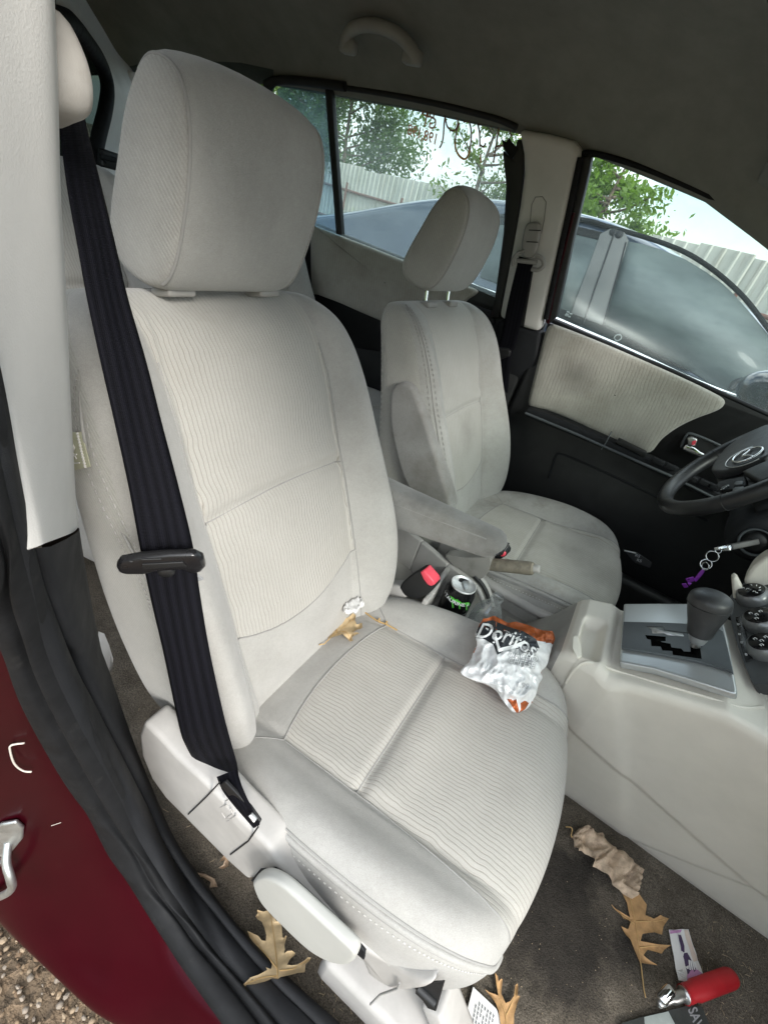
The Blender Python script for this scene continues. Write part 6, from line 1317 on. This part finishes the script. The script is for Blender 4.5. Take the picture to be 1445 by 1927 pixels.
tree('broad_tree', 'hazy dark green tree behind the dusty quarter glass at the far left', tb(555, 17.5), 5.4, 2.4, 11000, M['fol0'], 12, .19)
tree('young_tree', 'sparse light green tree seen through the marker writing on the window', tb(905, 12.5), 3.7, 1.2, 3600, M['fol1'], 13, .14)
tree('young_tree', 'small light green shrubby tree next to the torn window seal', tb(985, 13.5), 2.9, 1.0, 2400, M['fol1'], 14, .14)
tree('broad_tree', 'bright green leafy tree above the blue sedan roof in the front window', tb(1165, 11.0), 3.05, 1.35, 8500, M['fol2'], 15, .15)
tree('broad_tree', 'bright green tree half hidden by the door pillar', tb(1085, 12.0), 3.0, 1.1, 6500, M['fol2'], 16, .17)

# added foliage bank on the open door's side (out of the picture, shades the low sky)
mb = MB(); rows = []
path = cat_spline([A(-14, -7, 0), A(-8, -9, 0), A(-3, -10, 0), A(3, -10.5, 0), A(9, -10, 0), A(13, -8, 0)], 90)
for q in np.linspace(0, 1, 26):
    rows.append([p+A(.9*n3((p[0], p[1], q*7), .7)*(1-q*.3), -.6*q+.9*n3((p[0], p[1], q*7), .9, 4), GZ+q*(3.3+.7*n3((p[0], p[1], 0), .35))) for p in path])
grid(mb, rows); t = build('sky_screen_foliage', mb, M['fol0']); tag(t, 'added unseen green foliage bank behind the photographer that blocks low sky light', 'foliage screen', kind='stuff')
# ------------------------------------------------------------------ sky, sun, camera
w = bpy.data.worlds.new('World'); scn.world = w; w.use_nodes = True; nt = w.node_tree; bgn = nt.nodes['Background']
sky = N(nt, 'ShaderNodeTexSky'); sky.sky_type = 'NISHITA'; sky.sun_disc = False; SE, SR = R(33), R(122); sky.sun_elevation = SE; sky.sun_rotation = SR; sky.air_density = 1.2; sky.dust_density = 1.0
tc = nt.nodes.new('ShaderNodeTexCoord'); mp = N(nt, 'ShaderNodeMapping'); mp.inputs['Scale'].default_value = (1, 1, 2.4); nt.links.new(tc.outputs['Generated'], mp.inputs[0])
nf = noise_tex(nt, mp.outputs[0], 2.6, 9, .58); cl = ramp(nt, nf, [(.40, (0, 0, 0)), (.54, (1, 1, 1))])
sh_ = ramp(nt, noise_tex(nt, mp.outputs[0], 5.5, 7, .6), [(.3, (8.0, 8.4, 8.8)), (.7, (12.6, 12.8, 13.0))])
sxy = nt.nodes.new('ShaderNodeSeparateXYZ'); nt.links.new(tc.outputs['Generated'], sxy.inputs[0])
ov = math_(nt, 'ADD', .40, math_(nt, 'MULTIPLY', math_(nt, 'MAXIMUM', sxy.outputs[2], 0.), .85))    # an overcast sky is about three times brighter overhead than at the horizon
vm = nt.nodes.new('ShaderNodeVectorMath'); vm.operation = 'SCALE'; nt.links.new(sh_, vm.inputs[0]); nt.links.new(ov, vm.inputs['Scale'])
vs_ = nt.nodes.new('ShaderNodeVectorMath'); vs_.operation = 'SCALE'; nt.links.new(sky.outputs[0], vs_.inputs[0]); vs_.inputs['Scale'].default_value = .8
nt.links.new(mix(nt, math_(nt, 'MULTIPLY', cl, .92), vs_.outputs[0], vm.outputs[0]), bgn.inputs['Color']); bgn.inputs['Strength'].default_value = .12
sl = bpy.data.lights.new('sun', 'SUN'); sl.energy = 1.25; sl.angle = R(18); sl.color = (1, .97, .92); so = bpy.data.objects.new('sun', sl); col.objects.link(so)
sdir = A(math.sin(SR)*math.cos(SE), math.cos(SR)*math.cos(SE), math.sin(SE)); so.rotation_euler = Vector(tuple(-sdir)).to_track_quat('-Z', 'Y').to_euler()
cam = bpy.data.cameras.new('camera'); co_ = bpy.data.objects.new('camera', cam); col.objects.link(co_)
cam.sensor_fit = 'VERTICAL'; cam.sensor_height = 24; cam.lens = FPX/1927*24; cam.clip_start = .02; cam.clip_end = 500
m = Matrix.Identity(4)
for i in range(3): m[i][0], m[i][1], m[i][2], m[i][3] = CR[i], CU[i], -CF[i], CAM[i]
co_.matrix_world = m; scn.camera = co_
scn.view_settings.view_transform = 'Standard'; scn.view_settings.look = 'None'; scn.view_settings.gamma = 1; scn.view_settings.exposure = 1.66
scn.cycles.max_bounces = 8; scn.cycles.diffuse_bounces = 5; scn.cycles.transparent_max_bounces = 12
